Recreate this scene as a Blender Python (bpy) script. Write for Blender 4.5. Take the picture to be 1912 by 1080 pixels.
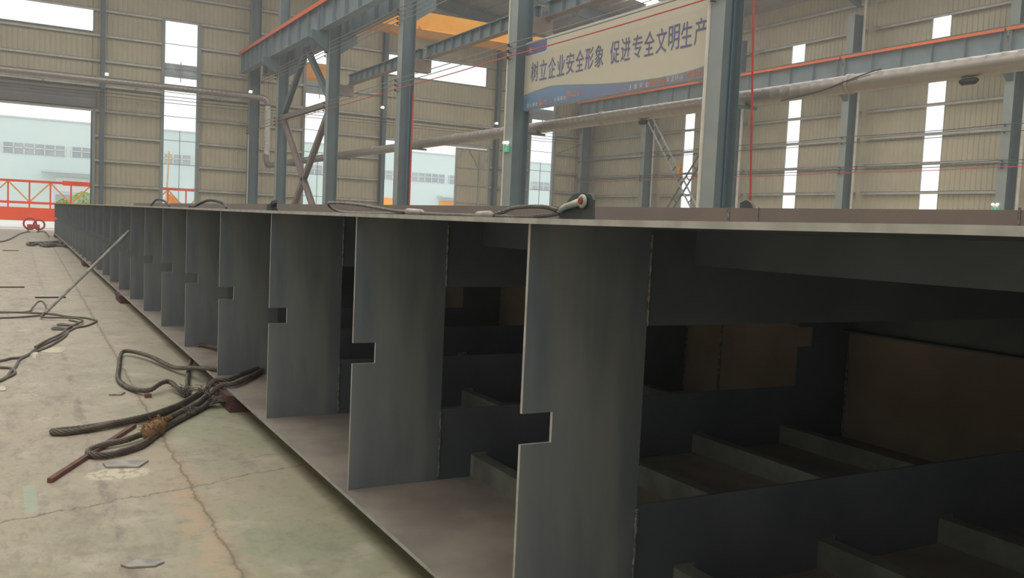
import bpy, math, random
import numpy as np
from mathutils import Matrix, Vector
for o in list(bpy.data.objects):
    bpy.data.objects.remove(o)
S = bpy.context.scene
COL = S.collection
random.seed(5)

# ---------------------------------------------------------------- camera
CAM_Z = 1.52
yaw, pitch, roll, FPX = .52385116, -.07122553, .04539613, 1653.11
fw = np.array([math.cos(pitch)*math.cos(yaw), -math.cos(pitch)*math.sin(yaw), math.sin(pitch)])
rt = np.array([-math.sin(yaw), -math.cos(yaw), 0.0])
upv = np.cross(rt, fw)
cr, sr = math.cos(roll), math.sin(roll)
R0, R1 = cr*rt + sr*upv, -sr*rt + cr*upv
cd = bpy.data.cameras.new('camera')
cam = bpy.data.objects.new('camera', cd)
COL.objects.link(cam)
cd.sensor_width = 36.0
cd.lens = FPX/1912*36.0
cd.clip_start, cd.clip_end = .05, 600
cam.matrix_world = Matrix(((R0[0], R1[0], -fw[0], 0), (R0[1], R1[1], -fw[1], 0), (R0[2], R1[2], -fw[2], CAM_Z), (0, 0, 0, 1)))
S.camera = cam

# ---------------------------------------------------------------- overcast sky, exposure
SKY = 1.6
SKYLIGHT = 14.0          # daylight through the translucent roof sheets
W = bpy.data.worlds.new('sky'); S.world = W
W.use_nodes = True
bg = W.node_tree.nodes['Background']
bg.inputs[0].default_value = (.86, .90, .90, 1)
bg.inputs[1].default_value = SKY
vs = S.view_settings
vs.view_transform = 'Standard'; vs.look = 'None'; vs.exposure = 0.0; vs.gamma = 1.0
vs.use_curve_mapping = False
S.cycles.use_denoising = True
S.cycles.max_bounces = 8
S.cycles.volume_bounces = 1
S.cycles.diffuse_bounces = 5
S.cycles.transparent_max_bounces = 16
S.cycles.sample_clamp_indirect = 6.0

# ---------------------------------------------------------------- materials
def newmat(name):
    m = bpy.data.materials.new(name); m.use_nodes = True
    nt = m.node_tree
    return m, nt, nt.nodes['Principled BSDF']

def N(nt, t, **kw):
    n = nt.nodes.new(t)
    for k, v in kw.items():
        if k == 'ins':
            for i, x in v.items():
                if hasattr(x, 'is_output'): nt.links.new(x, n.inputs[i])
                else: n.inputs[i].default_value = x
        else: setattr(n, k, v)
    return n

def mth(nt, op, a, b=0.0, c=None, clamp=False):
    n = N(nt, 'ShaderNodeMath', operation=op, use_clamp=clamp)
    for i, x in enumerate((a, b) if c is None else (a, b, c)):
        if hasattr(x, 'is_output'): nt.links.new(x, n.inputs[i])
        else: n.inputs[i].default_value = x
    return n.outputs[0]

def mixc(nt, f, a, b):
    n = N(nt, 'ShaderNodeMix', data_type='RGBA')
    for i, x in ((0, f), (6, a), (7, b)):
        if hasattr(x, 'is_output'): nt.links.new(x, n.inputs[i])
        elif i == 0: n.inputs[0].default_value = x
        else: n.inputs[i].default_value = (*x, 1)
    return n.outputs[2]

def noise(nt, vec, scale, detail=3.0, rough=.55):
    n = N(nt, 'ShaderNodeTexNoise', ins={2: scale, 3: detail, 4: rough})
    if vec is not None: nt.links.new(vec, n.inputs[0])
    return n.outputs[0]

def ramp(nt, f, lo, hi):
    n = N(nt, 'ShaderNodeMapRange', clamp=True, interpolation_type='SMOOTHSTEP')
    nt.links.new(f, n.inputs[0]); n.inputs[1].default_value = lo; n.inputs[2].default_value = hi
    return n.outputs[0]

def objvec(nt, sx=1, sy=1, sz=1):
    t = N(nt, 'ShaderNodeTexCoord')
    m = N(nt, 'ShaderNodeMapping'); m.inputs[3].default_value = (sx, sy, sz)
    nt.links.new(t.outputs[3], m.inputs[0])
    return m.outputs[0]

def M(name, c1, c2=None, scale=3.0, rough=.6, metal=0.0, bump=0.0, stretch=(1, 1, 1), spec=.4, emis=None, lo=.35, hi=.65):
    m, nt, p = newmat(name)
    c2 = c2 or tuple(x*.82 for x in c1)
    v = objvec(nt, *stretch)
    f = noise(nt, v, scale, 4.0)
    nt.links.new(mixc(nt, ramp(nt, f, lo, hi), c1, c2), p.inputs['Base Color'])
    f2 = noise(nt, v, scale*3.1, 3.0)
    nt.links.new(mth(nt, 'MULTIPLY_ADD', f2, .25, rough-.12), p.inputs['Roughness'])
    p.inputs['Metallic'].default_value = metal
    p.inputs['Specular IOR Level'].default_value = spec
    if bump:
        b = N(nt, 'ShaderNodeBump', ins={0: bump, 1: .01, 2: f2}) if False else N(nt, 'ShaderNodeBump')
        b.inputs['Strength'].default_value = bump; b.inputs['Distance'].default_value = .01
        nt.links.new(f2, b.inputs['Height']); nt.links.new(b.outputs[0], p.inputs['Normal'])
    if emis:
        p.inputs['Emission Color'].default_value = (*emis[:3], 1); p.inputs['Emission Strength'].default_value = emis[3]
    return m

mt = {}
mt['sheet'] = M('beige_wall_sheet', (.52, .465, .33), (.47, .425, .31), .6, .5)
mt['roof'] = M('roof_sheet', (.34, .32, .30), (.26, .25, .25), .8, .5)
mt['girt'] = M('galvanised_girt', (.50, .49, .44), (.42, .41, .38), 2, .45, .2)
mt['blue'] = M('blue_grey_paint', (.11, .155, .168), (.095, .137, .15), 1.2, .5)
mt['lite'] = M('pale_grey_and_lit_flange', (.27, .30, .28), (.24, .27, .26), 1.5, .5)
mt['runway'] = M('runway_blue_grey', (.20, .25, .27), (.17, .22, .24), 1.5, .5)
mt['primer'] = M('brown_primer', (.235, .185, .165), (.20, .155, .14), 3, .6)
mt['orange'] = M('orange_plastic', (.80, .16, .05), (.72, .15, .05), 2, .45)
mt['yellow'] = M('crane_yellow', (.78, .34, .03), (.72, .30, .03), 2, .5)
mt['rail'] = M('rail_steel', (.20, .22, .18), (.15, .17, .14), 4, .4, .5)
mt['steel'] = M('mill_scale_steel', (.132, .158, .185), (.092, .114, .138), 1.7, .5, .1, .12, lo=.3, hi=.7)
mt['rib'] = M('rib_plate_steel', (.255, .275, .28), (.14, .172, .21), 2.6, .48, .1, .10, stretch=(1, 1.3, .22), lo=.34, hi=.66)
mt['edge'] = M('cut_steel_edge', (.62, .62, .59), (.48, .48, .46), 9, .4, .5)
mt['plate'] = M('rust_tinted_plate', (.37, .315, .26), (.26, .225, .19), 2.2, .6, .1, .1)
mt['web'] = M('brown_primed_web', (.33, .275, .235), (.25, .215, .185), 1.6, .6)
mt['upst'] = M('brown_plate_edge', (.27, .20, .165), (.235, .185, .155), 2.0, .65)
mt['angle'] = M('angle_bar_steel', (.26, .28, .25), (.19, .2, .19), 5, .5, .2)
mt['weld'] = M('weld_bead', (.34, .34, .33), (.16, .16, .16), 30, .4, .6, .6)
mt['duct'] = M('spiral_duct', (.35, .315, .28), (.33, .295, .262), 1.0, .42, .6)
mt['flex'] = M('white_flex_duct', (.62, .62, .56), (.5, .5, .46), 5, .5)
mt['white'] = M('white_pipe', (.66, .62, .54), (.58, .55, .48), 2, .5)
mt['bright'] = M('white_plastic', (.8, .8, .78), (.74, .74, .72), 4, .4)
mt['red'] = M('red_paint', (.55, .055, .04), (.45, .05, .04), 4, .45)
mt['bluep'] = M('blue_pipe', (.06, .135, .23), (.055, .12, .20), 4, .45)
mt['wire'] = M('dark_cable', (.06, .06, .06), (.045, .045, .045), 5, .6)
mt['wirel'] = M('grey_cable', (.22, .22, .21), (.18, .18, .17), 5, .6)
mt['rope'] = M('greased_wire_rope', (.095, .08, .066), (.155, .13, .105), 7, .5, .35)
mt['ropet'] = M('dry_wire_rope', (.16, .14, .125), (.24, .21, .18), 20, .5, .35)
mt['burlap'] = M('rusty_fibre', (.30, .165, .07), (.20, .11, .05), 30, .9, 0, .8)
mt['ferrule'] = M('ferrule_alloy', (.50, .45, .38), (.36, .32, .27), 12, .5, .3)
mt['shackle'] = M('cream_shackle', (.66, .66, .56), (.42, .44, .34), 14, .45, .1)
mt['block'] = M('dark_red_block', (.12, .05, .045), (.085, .045, .04), 6, .8)
mt['scrap'] = M('grey_offcut', (.40, .38, .33), (.26, .25, .23), 10, .6, .1)
mt['redbar'] = M('rusty_red_bar', (.18, .075, .06), (.12, .055, .045), 9, .7)
mt['cream'] = M('cream_paper', (.62, .57, .44), (.55, .50, .38), 9, .8)
mt['cable'] = M('rubber_cable', (.12, .105, .09), (.17, .15, .125), 6, .7)
mt['green'] = M('exit_green', (.06, .48, .28), (.05, .42, .25), 5, .4, emis=(.1, .7, .4, .15))
mt['lampw'] = M('lamp_white', (.9, .88, .8), None, 5, .4, emis=(1, .95, .85, 1.2))
mt['bannerbg'] = M('cream_banner', (.56, .51, .39), (.53, .49, .38), .5, .7)
mt['ink'] = M('banner_blue_ink', (.13, .14, .27), (.12, .13, .25), 3, .7)
mt['inkw'] = M('banner_white_ink', (.62, .62, .62), None, 3, .7)
mt['inko'] = M('banner_orange_ink', (.72, .30, .14), None, 3, .7)
mt['dark'] = M('dark_iron', (.05, .05, .05), (.04, .04, .04), 5, .5, .3)
mt['lug'] = M('dark_lug_steel', (.10, .11, .10), (.08, .085, .08), 8, .5, .2)
mt['outb'] = M('pale_cyan_cladding', (.66, .76, .74), (.63, .73, .72), .2, .7)
mt['outw'] = M('outside_window_band', (.36, .40, .44), (.45, .48, .5), .4, .3)
mt['outd'] = M('outside_grey', (.42, .45, .48), (.38, .41, .44), .4, .6)
mt['ground'] = M('pale_concrete_yard', (.72, .71, .68), (.66, .65, .62), .3, .8)
mt['signal'] = M('signal_orange', (1.0, .085, .01), (.92, .08, .01), 1, .45)
mt['lamber'] = M('amber_paint', (.95, .42, .08), (.9, .38, .08), 1, .45)
mt['pale'] = M('pale_amber_paint', (.95, .72, .38), None, 1, .5)
mt['shade_grey'] = M('grey_wall_shade', (.25, .235, .235), (.22, .21, .21), 1, .6)
mt['leaf'] = M('bush_leaf', (.58, .68, .16), (.40, .55, .12), 4, .6)
mt['bark'] = M('bark', (.12, .08, .05), None, 8, .9)
mt['fade'] = M('faded_panel', (.62, .66, .66), (.58, .62, .62), 1, .6)

def glass_mat():
    m, nt, p = newmat('window_glass')
    nt.nodes.remove(p)
    tr = N(nt, 'ShaderNodeBsdfTransparent'); tr.inputs[0].default_value = (.99, 1, 1, 1)
    gl = N(nt, 'ShaderNodeBsdfGlossy'); gl.inputs['Roughness'].default_value = .05
    mx = N(nt, 'ShaderNodeMixShader'); mx.inputs[0].default_value = .025
    nt.links.new(tr.outputs[0], mx.inputs[1]); nt.links.new(gl.outputs[0], mx.inputs[2])
    nt.links.new(mx.outputs[0], nt.nodes['Material Output'].inputs[0])
    return m
mt['glass'] = glass_mat()

def skylight_mat():
    m, nt, p = newmat('translucent_skylight')
    nt.nodes.remove(p)
    e = N(nt, 'ShaderNodeEmission'); e.inputs[0].default_value = (1, .985, .95, 1); e.inputs[1].default_value = SKYLIGHT
    nt.links.new(e.outputs[0], nt.nodes['Material Output'].inputs[0])
    return m
mt['skylight'] = skylight_mat()

def floor_mat():
    m, nt, p = newmat('worn_green_concrete')
    t = N(nt, 'ShaderNodeTexCoord'); v = t.outputs[3]
    sp = N(nt, 'ShaderNodeSeparateXYZ'); nt.links.new(v, sp.inputs[0])
    X, Y = sp.outputs[0], sp.outputs[1]
    n1 = noise(nt, v, .55, 5, .6); n2 = noise(nt, v, 2.6, 5, .6); n3 = noise(nt, v, 14, 4, .6)
    vs_ = objvec(nt, .8, 1.3, 1); ns = noise(nt, vs_, 1.7, 7, .72)
    c = mixc(nt, ramp(nt, n1, .40, .66), (.345, .355, .235), (.42, .37, .265))
    c = mixc(nt, mth(nt, 'MULTIPLY', ramp(nt, Y, -.95, -.55), .55), c, (.43, .355, .27))
    c = mixc(nt, mth(nt, 'MULTIPLY', ramp(nt, X, 4.5, 13), .75), c, (.46, .395, .315))
    c = mixc(nt, mth(nt, 'MULTIPLY', ramp(nt, ns, .48, .68), .6), c, (.24, .205, .16))
    c = mixc(nt, mth(nt, 'MULTIPLY', ramp(nt, n2, .52, .70), .5), c, (.58, .52, .41))
    c = mixc(nt, mth(nt, 'MULTIPLY', ramp(nt, n3, .50, .72), .38), c, (.22, .19, .15))
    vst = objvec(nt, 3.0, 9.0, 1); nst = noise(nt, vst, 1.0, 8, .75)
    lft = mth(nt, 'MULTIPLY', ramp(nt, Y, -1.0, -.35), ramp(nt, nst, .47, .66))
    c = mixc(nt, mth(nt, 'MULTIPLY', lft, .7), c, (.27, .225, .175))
    # long joint crack and its dusty fringe
    wob = mth(nt, 'MULTIPLY', mth(nt, 'SUBTRACT', noise(nt, v, 4.0, 5, .7), .5), .10)
    line = mth(nt, 'ADD', mth(nt, 'MULTIPLY_ADD', X, -.022, -.80), wob)
    d1 = mth(nt, 'ABSOLUTE', mth(nt, 'SUBTRACT', Y, line))
    nd = noise(nt, v, 7.5, 7, .7)
    side = mth(nt, 'SUBTRACT', Y, line)
    fr = mth(nt, 'MULTIPLY', mth(nt, 'SUBTRACT', 1.0, ramp(nt, mth(nt, 'ABSOLUTE', mth(nt, 'SUBTRACT', side, .05)), .03, .17)), ramp(nt, nd, .45, .51))
    fr = mth(nt, 'MULTIPLY', fr, mth(nt, 'SUBTRACT', 1.0, ramp(nt, X, 4.8, 6.5)))
    c = mixc(nt, mth(nt, 'MULTIPLY', fr, .75), c, (.50, .365, .245))
    k0 = mth(nt, 'MULTIPLY', mth(nt, 'SUBTRACT', 1.0, ramp(nt, d1, .005, .05)), ramp(nt, n3, .35, .6))
    c = mixc(nt, mth(nt, 'MULTIPLY', k0, .7), c, (.33, .25, .17))
    k1 = mth(nt, 'SUBTRACT', 1.0, ramp(nt, d1, .001, .013))
    c = mixc(nt, mth(nt, 'MULTIPLY', k1, .65), c, (.20, .155, .11))
    # cross cracks
    dj = mth(nt, 'ABSOLUTE', mth(nt, 'ADD', Y, mth(nt, 'MULTIPLY_ADD', X, .012, mth(nt, 'ADD', .42, mth(nt, 'MULTIPLY', wob, .8)))))
    kj = mth(nt, 'MULTIPLY', mth(nt, 'SUBTRACT', 1.0, ramp(nt, dj, .004, .05)), ramp(nt, nst, .42, .6))
    c = mixc(nt, mth(nt, 'MULTIPLY', kj, .6), c, (.22, .19, .16))
    for (x0, sl, w, a) in ((4.75, -.3, .011, .75), (5.55, .02, .008, .35), (11.9, .05, .02, .45), (13.2, -.03, .03, .3), (22, .02, .05, .4)):
        wb = mth(nt, 'MULTIPLY', mth(nt, 'SUBTRACT', noise(nt, v, 2.3+x0*.1, 5, .7), .5), .28)
        ln = mth(nt, 'ADD', mth(nt, 'MULTIPLY_ADD', Y, sl, x0), wb)
        d2 = mth(nt, 'ABSOLUTE', mth(nt, 'SUBTRACT', X, ln))
        k2 = mth(nt, 'SUBTRACT', 1.0, ramp(nt, d2, w*.3, w))
        c = mixc(nt, mth(nt, 'MULTIPLY', k2, a), c, (.16, .13, .10))
    # remnant of green floor paint
    gx = mth(nt, 'MULTIPLY', ramp(nt, X, 4.82, 4.9), mth(nt, 'SUBTRACT', 1.0, ramp(nt, X, 5.3, 5.4)))
    gy = mth(nt, 'MULTIPLY', ramp(nt, Y, -.165, -.155), mth(nt, 'SUBTRACT', 1.0, ramp(nt, Y, -.105, -.095)))
    c = mixc(nt, mth(nt, 'MULTIPLY', mth(nt, 'MULTIPLY', gx, gy), .5), c, (.36, .47, .36))
    # spilled plaster under the offcut
    dx = mth(nt, 'MULTIPLY', mth(nt, 'SUBTRACT', X, 5.42), 7.5); dy = mth(nt, 'MULTIPLY', mth(nt, 'ADD', Y, .58), 5.2)
    rr = mth(nt, 'ADD', mth(nt, 'MULTIPLY', dx, dx), mth(nt, 'MULTIPLY', dy, dy))
    pl = mth(nt, 'MULTIPLY', mth(nt, 'SUBTRACT', 1.0, ramp(nt, rr, .5, 1.1)), ramp(nt, noise(nt, v, 17, 4, .6), .40, .52))
    c = mixc(nt, mth(nt, 'MULTIPLY', pl, .8), c, (.66, .60, .44))
    nt.links.new(c, p.inputs['Base Color'])
    p.inputs['Roughness'].default_value = .62
    p.inputs['Specular IOR Level'].default_value = .3
    b = N(nt, 'ShaderNodeBump'); b.inputs['Strength'].default_value = .25; b.inputs['Distance'].default_value = .01
    h = mth(nt, 'SUBTRACT', n3, mth(nt, 'MULTIPLY', k1, 1.5))
    nt.links.new(h, b.inputs['Height']); nt.links.new(b.outputs[0], p.inputs['Normal'])
    return m
mt['floor'] = floor_mat()

def band_mat():
    m, nt, p = newmat('printed_wave')
    t = N(nt, 'ShaderNodeTexCoord'); sp = N(nt, 'ShaderNodeSeparateXYZ'); nt.links.new(t.outputs[3], sp.inputs[0])
    f = ramp(nt, sp.outputs[0], -4.3, 4.3)       # printed blue fading to violet along the banner
    g = ramp(nt, sp.outputs[2], 0.0, .6)
    c = mixc(nt, f, (.235, .21, .27), (.11, .21, .36))
    c = mixc(nt, mth(nt, 'MULTIPLY', g, .6), c, (.22, .30, .42))
    nt.links.new(c, p.inputs['Base Color']); p.inputs['Roughness'].default_value = .7
    return m
mt['wave'] = band_mat()

# ---------------------------------------------------------------- mesh helpers
class MB:
    def __init__(s): s.v, s.f, s.mi = [], [], []
    def add(s, vs_, fs, mi=0):
        b = len(s.v); s.v += [tuple(map(float, q)) for q in vs_]
        s.f += [tuple(b+i for i in f) for f in fs]; s.mi += [mi]*len(fs); return s
    def box(s, x0, x1, y0, y1, z0, z1, mi=0):
        if x0 > x1: x0, x1 = x1, x0
        if y0 > y1: y0, y1 = y1, y0
        if z0 > z1: z0, z1 = z1, z0
        return s.add([(x0,y0,z0),(x1,y0,z0),(x1,y1,z0),(x0,y1,z0),(x0,y0,z1),(x1,y0,z1),(x1,y1,z1),(x0,y1,z1)],
                     [(0,3,2,1),(4,5,6,7),(0,1,5,4),(1,2,6,5),(2,3,7,6),(3,0,4,7)], mi)
    def bar(s, a, b, w, h, upd=(0,0,1), mi=0):
        a, b = np.array(a, float), np.array(b, float); d = b-a; d /= np.linalg.norm(d)
        u = np.array(upd, float); sd = np.cross(d, u)
        if np.linalg.norm(sd) < 1e-6: sd = np.cross(d, (1,0,0))
        sd /= np.linalg.norm(sd); u = np.cross(sd, d)
        q = [(-1,-1),(1,-1),(1,1),(-1,1)]
        vs_ = [p + sd*w/2*i + u*h/2*j for p in (a, b) for i, j in q]
        return s.add(vs_, [(0,1,2,3),(7,6,5,4),(0,4,5,1),(1,5,6,2),(2,6,7,3),(3,7,4,0)], mi)
    def prism(s, poly, axis, lo, hi, mi=0, emi=None):
        # poly: 2D points; axis: extrusion axis (0: yz, 1: xz, 2: xy)
        n = len(poly)
        def P(p, t):
            return ((t,p[0],p[1]), (p[0],t,p[1]), (p[0],p[1],t))[axis]
        vs_ = [P(p, lo) for p in poly] + [P(p, hi) for p in poly]
        s.add(vs_, [tuple(range(n)), tuple(range(2*n-1, n-1, -1))], mi)
        b = len(s.v)-2*n
        for i in range(n):
            j = (i+1) % n
            s.f.append((b+i, b+n+i, b+n+j, b+j)); s.mi.append(mi if emi is None else emi)
        return s
    def tube(s, pts, r, n=8, closed=False, mi=0, cap=True):
        P = [np.array(p, float) for p in pts]; m = len(P)
        rs = r if hasattr(r, '__len__') else [r]*m
        fr, prev = [], None
        for i in range(m):
            a = P[(i-1) % m] if (closed or i > 0) else P[i]
            b = P[(i+1) % m] if (closed or i < m-1) else P[i]
            d = b-a; L = np.linalg.norm(d); d = d/L if L > 1e-9 else np.array([1.,0,0])
            if prev is None:
                u = np.cross(d, (0,0,1))
                if np.linalg.norm(u) < 1e-3: u = np.cross(d, (1,0,0))
            else: u = prev - d*np.dot(prev, d)
            u /= np.linalg.norm(u); prev = u; w = np.cross(d, u)
            fr.append((u, w))
        vs_ = []
        for i in range(m):
            u, w = fr[i]
            for k in range(n):
                a = 2*math.pi*k/n
                vs_.append(P[i] + rs[i]*(u*math.cos(a) + w*math.sin(a)))
        fs = []
        for i in range(m if closed else m-1):
            j = (i+1) % m
            for k in range(n):
                l = (k+1) % n
                fs.append((i*n+k, i*n+l, j*n+l, j*n+k))
        if cap and not closed:
            fs.append(tuple(range(n-1, -1, -1))); fs.append(tuple((m-1)*n+k for k in range(n)))
        return s.add(vs_, fs, mi)
    def build(s, name, mat, parent=None, smooth=False):
        off = ORG.get(parent.name, (0,0,0)) if parent else (0,0,0)
        me = bpy.data.meshes.new(name)
        me.from_pydata([(x-off[0], y-off[1], z-off[2]) for x, y, z in s.v], [], s.f)
        for mm in (mat if isinstance(mat, (list, tuple)) else [mat]):
            me.materials.append(mt[mm] if isinstance(mm, str) else mm)
        me.polygons.foreach_set('material_index', s.mi)
        if smooth: me.polygons.foreach_set('use_smooth', [True]*len(s.f))
        me.update()
        o = bpy.data.objects.new(name, me); COL.objects.link(o)
        if parent: o.parent = parent; ORG[o.name] = off
        else: ORG[o.name] = (0,0,0)
        return o
ORG = {}

def tag(o, label, cat, group=None, kind=None):
    o['label'] = label; o['category'] = cat
    if group: o['group'] = group
    if kind: o['kind'] = kind
    return o
def thing(name, label, cat, loc=(0,0,0), group=None, kind='thing', rz=0):
    o = bpy.data.objects.new(name, None); COL.objects.link(o); o.location = loc; o.rotation_euler[2] = rz
    o.empty_display_size = .2
    ORG[o.name] = tuple(loc)
    return tag(o, label, cat, group, kind)
def local(o): ORG[o.name] = (0,0,0); return o      # parts of o are given in o's own frame
def dup(root, loc, label=None, rz=None):
    r = root.copy(); COL.objects.link(r); r.location = loc
    if rz is not None: r.rotation_euler[2] = rz
    if label: r['label'] = label
    ORG[r.name] = (0,0,0)
    for ch in list(root.children):
        c = ch.copy(); COL.objects.link(c); c.parent = r
        for g in ch.children:
            d = g.copy(); COL.objects.link(d); d.parent = c
    return r
def part_copy(src, parent, loc):
    c = src.copy(); COL.objects.link(c); c.parent = parent; c.location = loc
    for g in src.children:
        d = g.copy(); COL.objects.link(d); d.parent = c
    return c
def solo(mb, name, mat, label, cat, group=None, kind='thing', smooth=False):
    # one-mesh thing whose origin sits at its base centre
    xs = np.array(mb.v); c = ((xs[:,0].min()+xs[:,0].max())/2, (xs[:,1].min()+xs[:,1].max())/2, xs[:,2].min())
    mb.v = [(x-c[0], y-c[1], z-c[2]) for x, y, z in mb.v]
    o = mb.build(name, mat, None, smooth); o.location = c
    return tag(o, label, cat, group, kind)

def spline(pts, step=.03):
    P = [np.array(p, float) for p in pts]; P = [2*P[0]-P[1]] + P + [2*P[-1]-P[-2]]
    out = []
    for i in range(1, len(P)-2):
        n = max(2, int(np.linalg.norm(P[i+1]-P[i])/step))
        for k in range(n):
            t = k/n
            out.append(.5*((2*P[i]) + (-P[i-1]+P[i+1])*t + (2*P[i-1]-5*P[i]+4*P[i+1]-P[i+2])*t*t + (-P[i-1]+3*P[i]-3*P[i+1]+P[i+2])*t**3))
    out.append(P[-2]); return out
def rope(mb, pts, r, step=.02, strands=6, pitch=9.0, ns=6, mi=0):
    C = spline(pts, step); m = len(C); prev = None; ang = 0.0; rings = [[] for _ in range(strands)]
    for i in range(m):
        d = C[min(i+1, m-1)] - C[max(i-1, 0)]; L = np.linalg.norm(d); d = d/L
        u = np.cross(d, (0,0,1)) if prev is None else prev - d*np.dot(prev, d)
        u /= np.linalg.norm(u); prev = u; w = np.cross(d, u)
        if i: ang += 2*math.pi*np.linalg.norm(C[i]-C[i-1])/(pitch*r)
        for k in range(strands):
            a = ang + 2*math.pi*k/strands
            rings[k].append(C[i] + (u*math.cos(a)+w*math.sin(a))*r*.65)
    for k in range(strands): mb.tube(rings[k], r*.355, ns, mi=mi)
    return C

# ---------------------------------------------------------------- the hall
GX, WY, LY, BX = 60.0, -41.4, 14.0, -24.0
def roof_z(y): return 19.85 - .15*abs(y+14)
o = MB().box(BX-.5, GX+.15, WY-.3, LY+.3, -.3, 0).build('floor', 'floor'); tag(o, 'worn green-grey concrete floor of the workshop', 'floor', kind='structure')
o = MB().box(GX+.15, 260, -160, 120, -.35, -.05).build('ground', 'ground'); tag(o, 'pale concrete yard outside the open doors', 'ground', kind='structure')
o = MB().box(-160, BX-.5, -160, 120, -.35, -.05).build('ground', 'ground'); tag(o, 'pale concrete yard behind the open rear end of the hall', 'ground', kind='structure')

def sheet(mb, plane, pos, u0, u1, z0, ztop, pitch=.28, depth=.035, inward=1):
    """corrugated sheet; plane 0: x=pos (u=y), plane 1: y=pos (u=x); ztop number or function of u"""
    us = [(u0, 0)]
    k = math.floor(u0/pitch)
    while k*pitch < u1:
        for du, dd in ((0, 0), (.05, 0), (.075, 1), (.115, 1), (.14, 0)):
            u = k*pitch + du
            if u0 < u < u1: us.append((u, dd))
        k += 1
    us.append((u1, 0))
    vs_, fs = [], []
    for u, dd in us:
        q = pos + inward*dd*depth
        for z in (z0, ztop(u) if callable(ztop) else ztop):
            vs_.append((q, u, z) if plane == 0 else (u, q, z))
    for i in range(len(us)-1): fs.append((2*i, 2*i+2, 2*i+3, 2*i+1))
    mb.add(vs_, fs)
def wall(mb, plane, pos, u0, u1, ztop, holes, inward):
    cuts = sorted({u0, u1, *[h for H in holes for h in H[:2] if u0 < h < u1]} | ({-14.0} if plane == 0 and u0 < -14 < u1 else set()))
    for a, b in zip(cuts[:-1], cuts[1:]):
        hs = sorted([(H[2], H[3]) for H in holes if H[0] <= a+1e-6 and H[1] >= b-1e-6])
        z = 0.0
        for h0, h1 in hs:
            if h0 > z: sheet(mb, plane, pos, a, b, z, h0, inward=inward)
            z = max(z, h1)
        sheet(mb, plane, pos, a, b, z, ztop, inward=inward)

# far gable wall
DOOR1 = (-4.68, 3.6, 0, 7.45); DOOR2 = (-31.9, -23.6, 0, 7.25)
WIN1 = (-4.72, 3.6, 12.06, 13.42); WIN2 = (-31.6, -23.65, 11.85, 13.3)
STRIPS = [(-10.75, -8.74), (-19.75, -17.75), (-37.75, -35.65)]
gz = [1.44+1.5*k for k in range(12)]
holes = [DOOR1, DOOR2, WIN1, WIN2] + [(a, b, .9, 13.4) for a, b in STRIPS]
mb = MB(); wall(mb, 0, GX, WY, LY, roof_z, holes, -1)
wf = mb.build('wall_far', 'sheet'); tag(wf, 'corrugated beige gable wall at the far end with strip windows and open doors', 'wall', kind='structure')
def girt_runs(u0, u1, z, blocks):
    segs = [(u0, u1)]
    for b0, b1, h0, h1 in blocks:
        if h0-.05 <= z <= h1-.12:
            segs = [q for a, b in segs for q in ((a, min(b, b0)), (max(a, b1), b)) if q[1]-q[0] > .1]
    return segs
for z in gz:
    for a, b in girt_runs(WY+.3, LY-.3, z, holes):
        if z > min(roof_z(a), roof_z(b)) - .6: continue
        MB().box(GX-.22, GX-.04, a, b, z-.02, z+.015).box(GX-.22, GX-.205, a, b, z-.15, z).build('girt', 'girt', wf)
for a, b in STRIPS + [DOOR1[:2], DOOR2[:2]]:
    top = 13.4 if b-a < 3 else 7.4
    for u in (a-.09, b+.09):
        MB().box(GX-.24, GX-.03, u-.09, u+.09, 0, top).build('jamb', 'lite', wf)
wn = 0
for a, b in STRIPS:
    wn += 1
    fr = MB()
    for z in gz[:9]:
        if z < 13.2: fr.box(GX-.06, GX-.02, a, b, z-.02, z+.02)
    for u in (a+.02, b-.02): fr.box(GX-.08, GX, u-.025, u+.025, .9, 13.4)
    fr.box(GX-.06, GX-.02, (a+b)/2-.02, (a+b)/2+.02, .9, 6.6); fr.box(GX-.06, GX-.02, (a+b)/2-.025, (a+b)/2+.025, 9.6, 10.9)
    fr.box(GX-.08, GX, a, b, 13.34, 13.4).box(GX-.08, GX, a, b, .9, .96)
    w = fr.build('window_%d' % wn, 'outd'); tag(w, ['tall strip window between the big door and the crane beam', 'tall strip window behind the cross bracing', 'tall strip window below the slogan banner at the corner'][wn-1], 'window', kind='structure')
    MB().box(GX-.035, GX-.03, a, b, .9, 13.4).build('pane', 'glass', w)
    MB().box(GX+.05, GX+.10, a, b, 9.9, 10.75).build('transom_panel', 'outd', w)
for (a, b, z0, z1), lab in ((WIN1, 'long white window high above the big open door'), (WIN2, 'long white window high above the door with the half-open leaf')):
    wn += 1
    fr = MB()
    for z in (z0, z1): fr.box(GX-.1, GX, a, b, z-.03, z+.03)
    for u in (a, b): fr.box(GX-.1, GX, u-.04, u+.04, z0, z1)
    w = fr.build('window_%d' % wn, 'lite'); tag(w, lab, 'window', kind='structure')
    MB().box(GX-.035, GX-.03, a, b, z0, z1).build('pane', 'glass', w)
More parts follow.
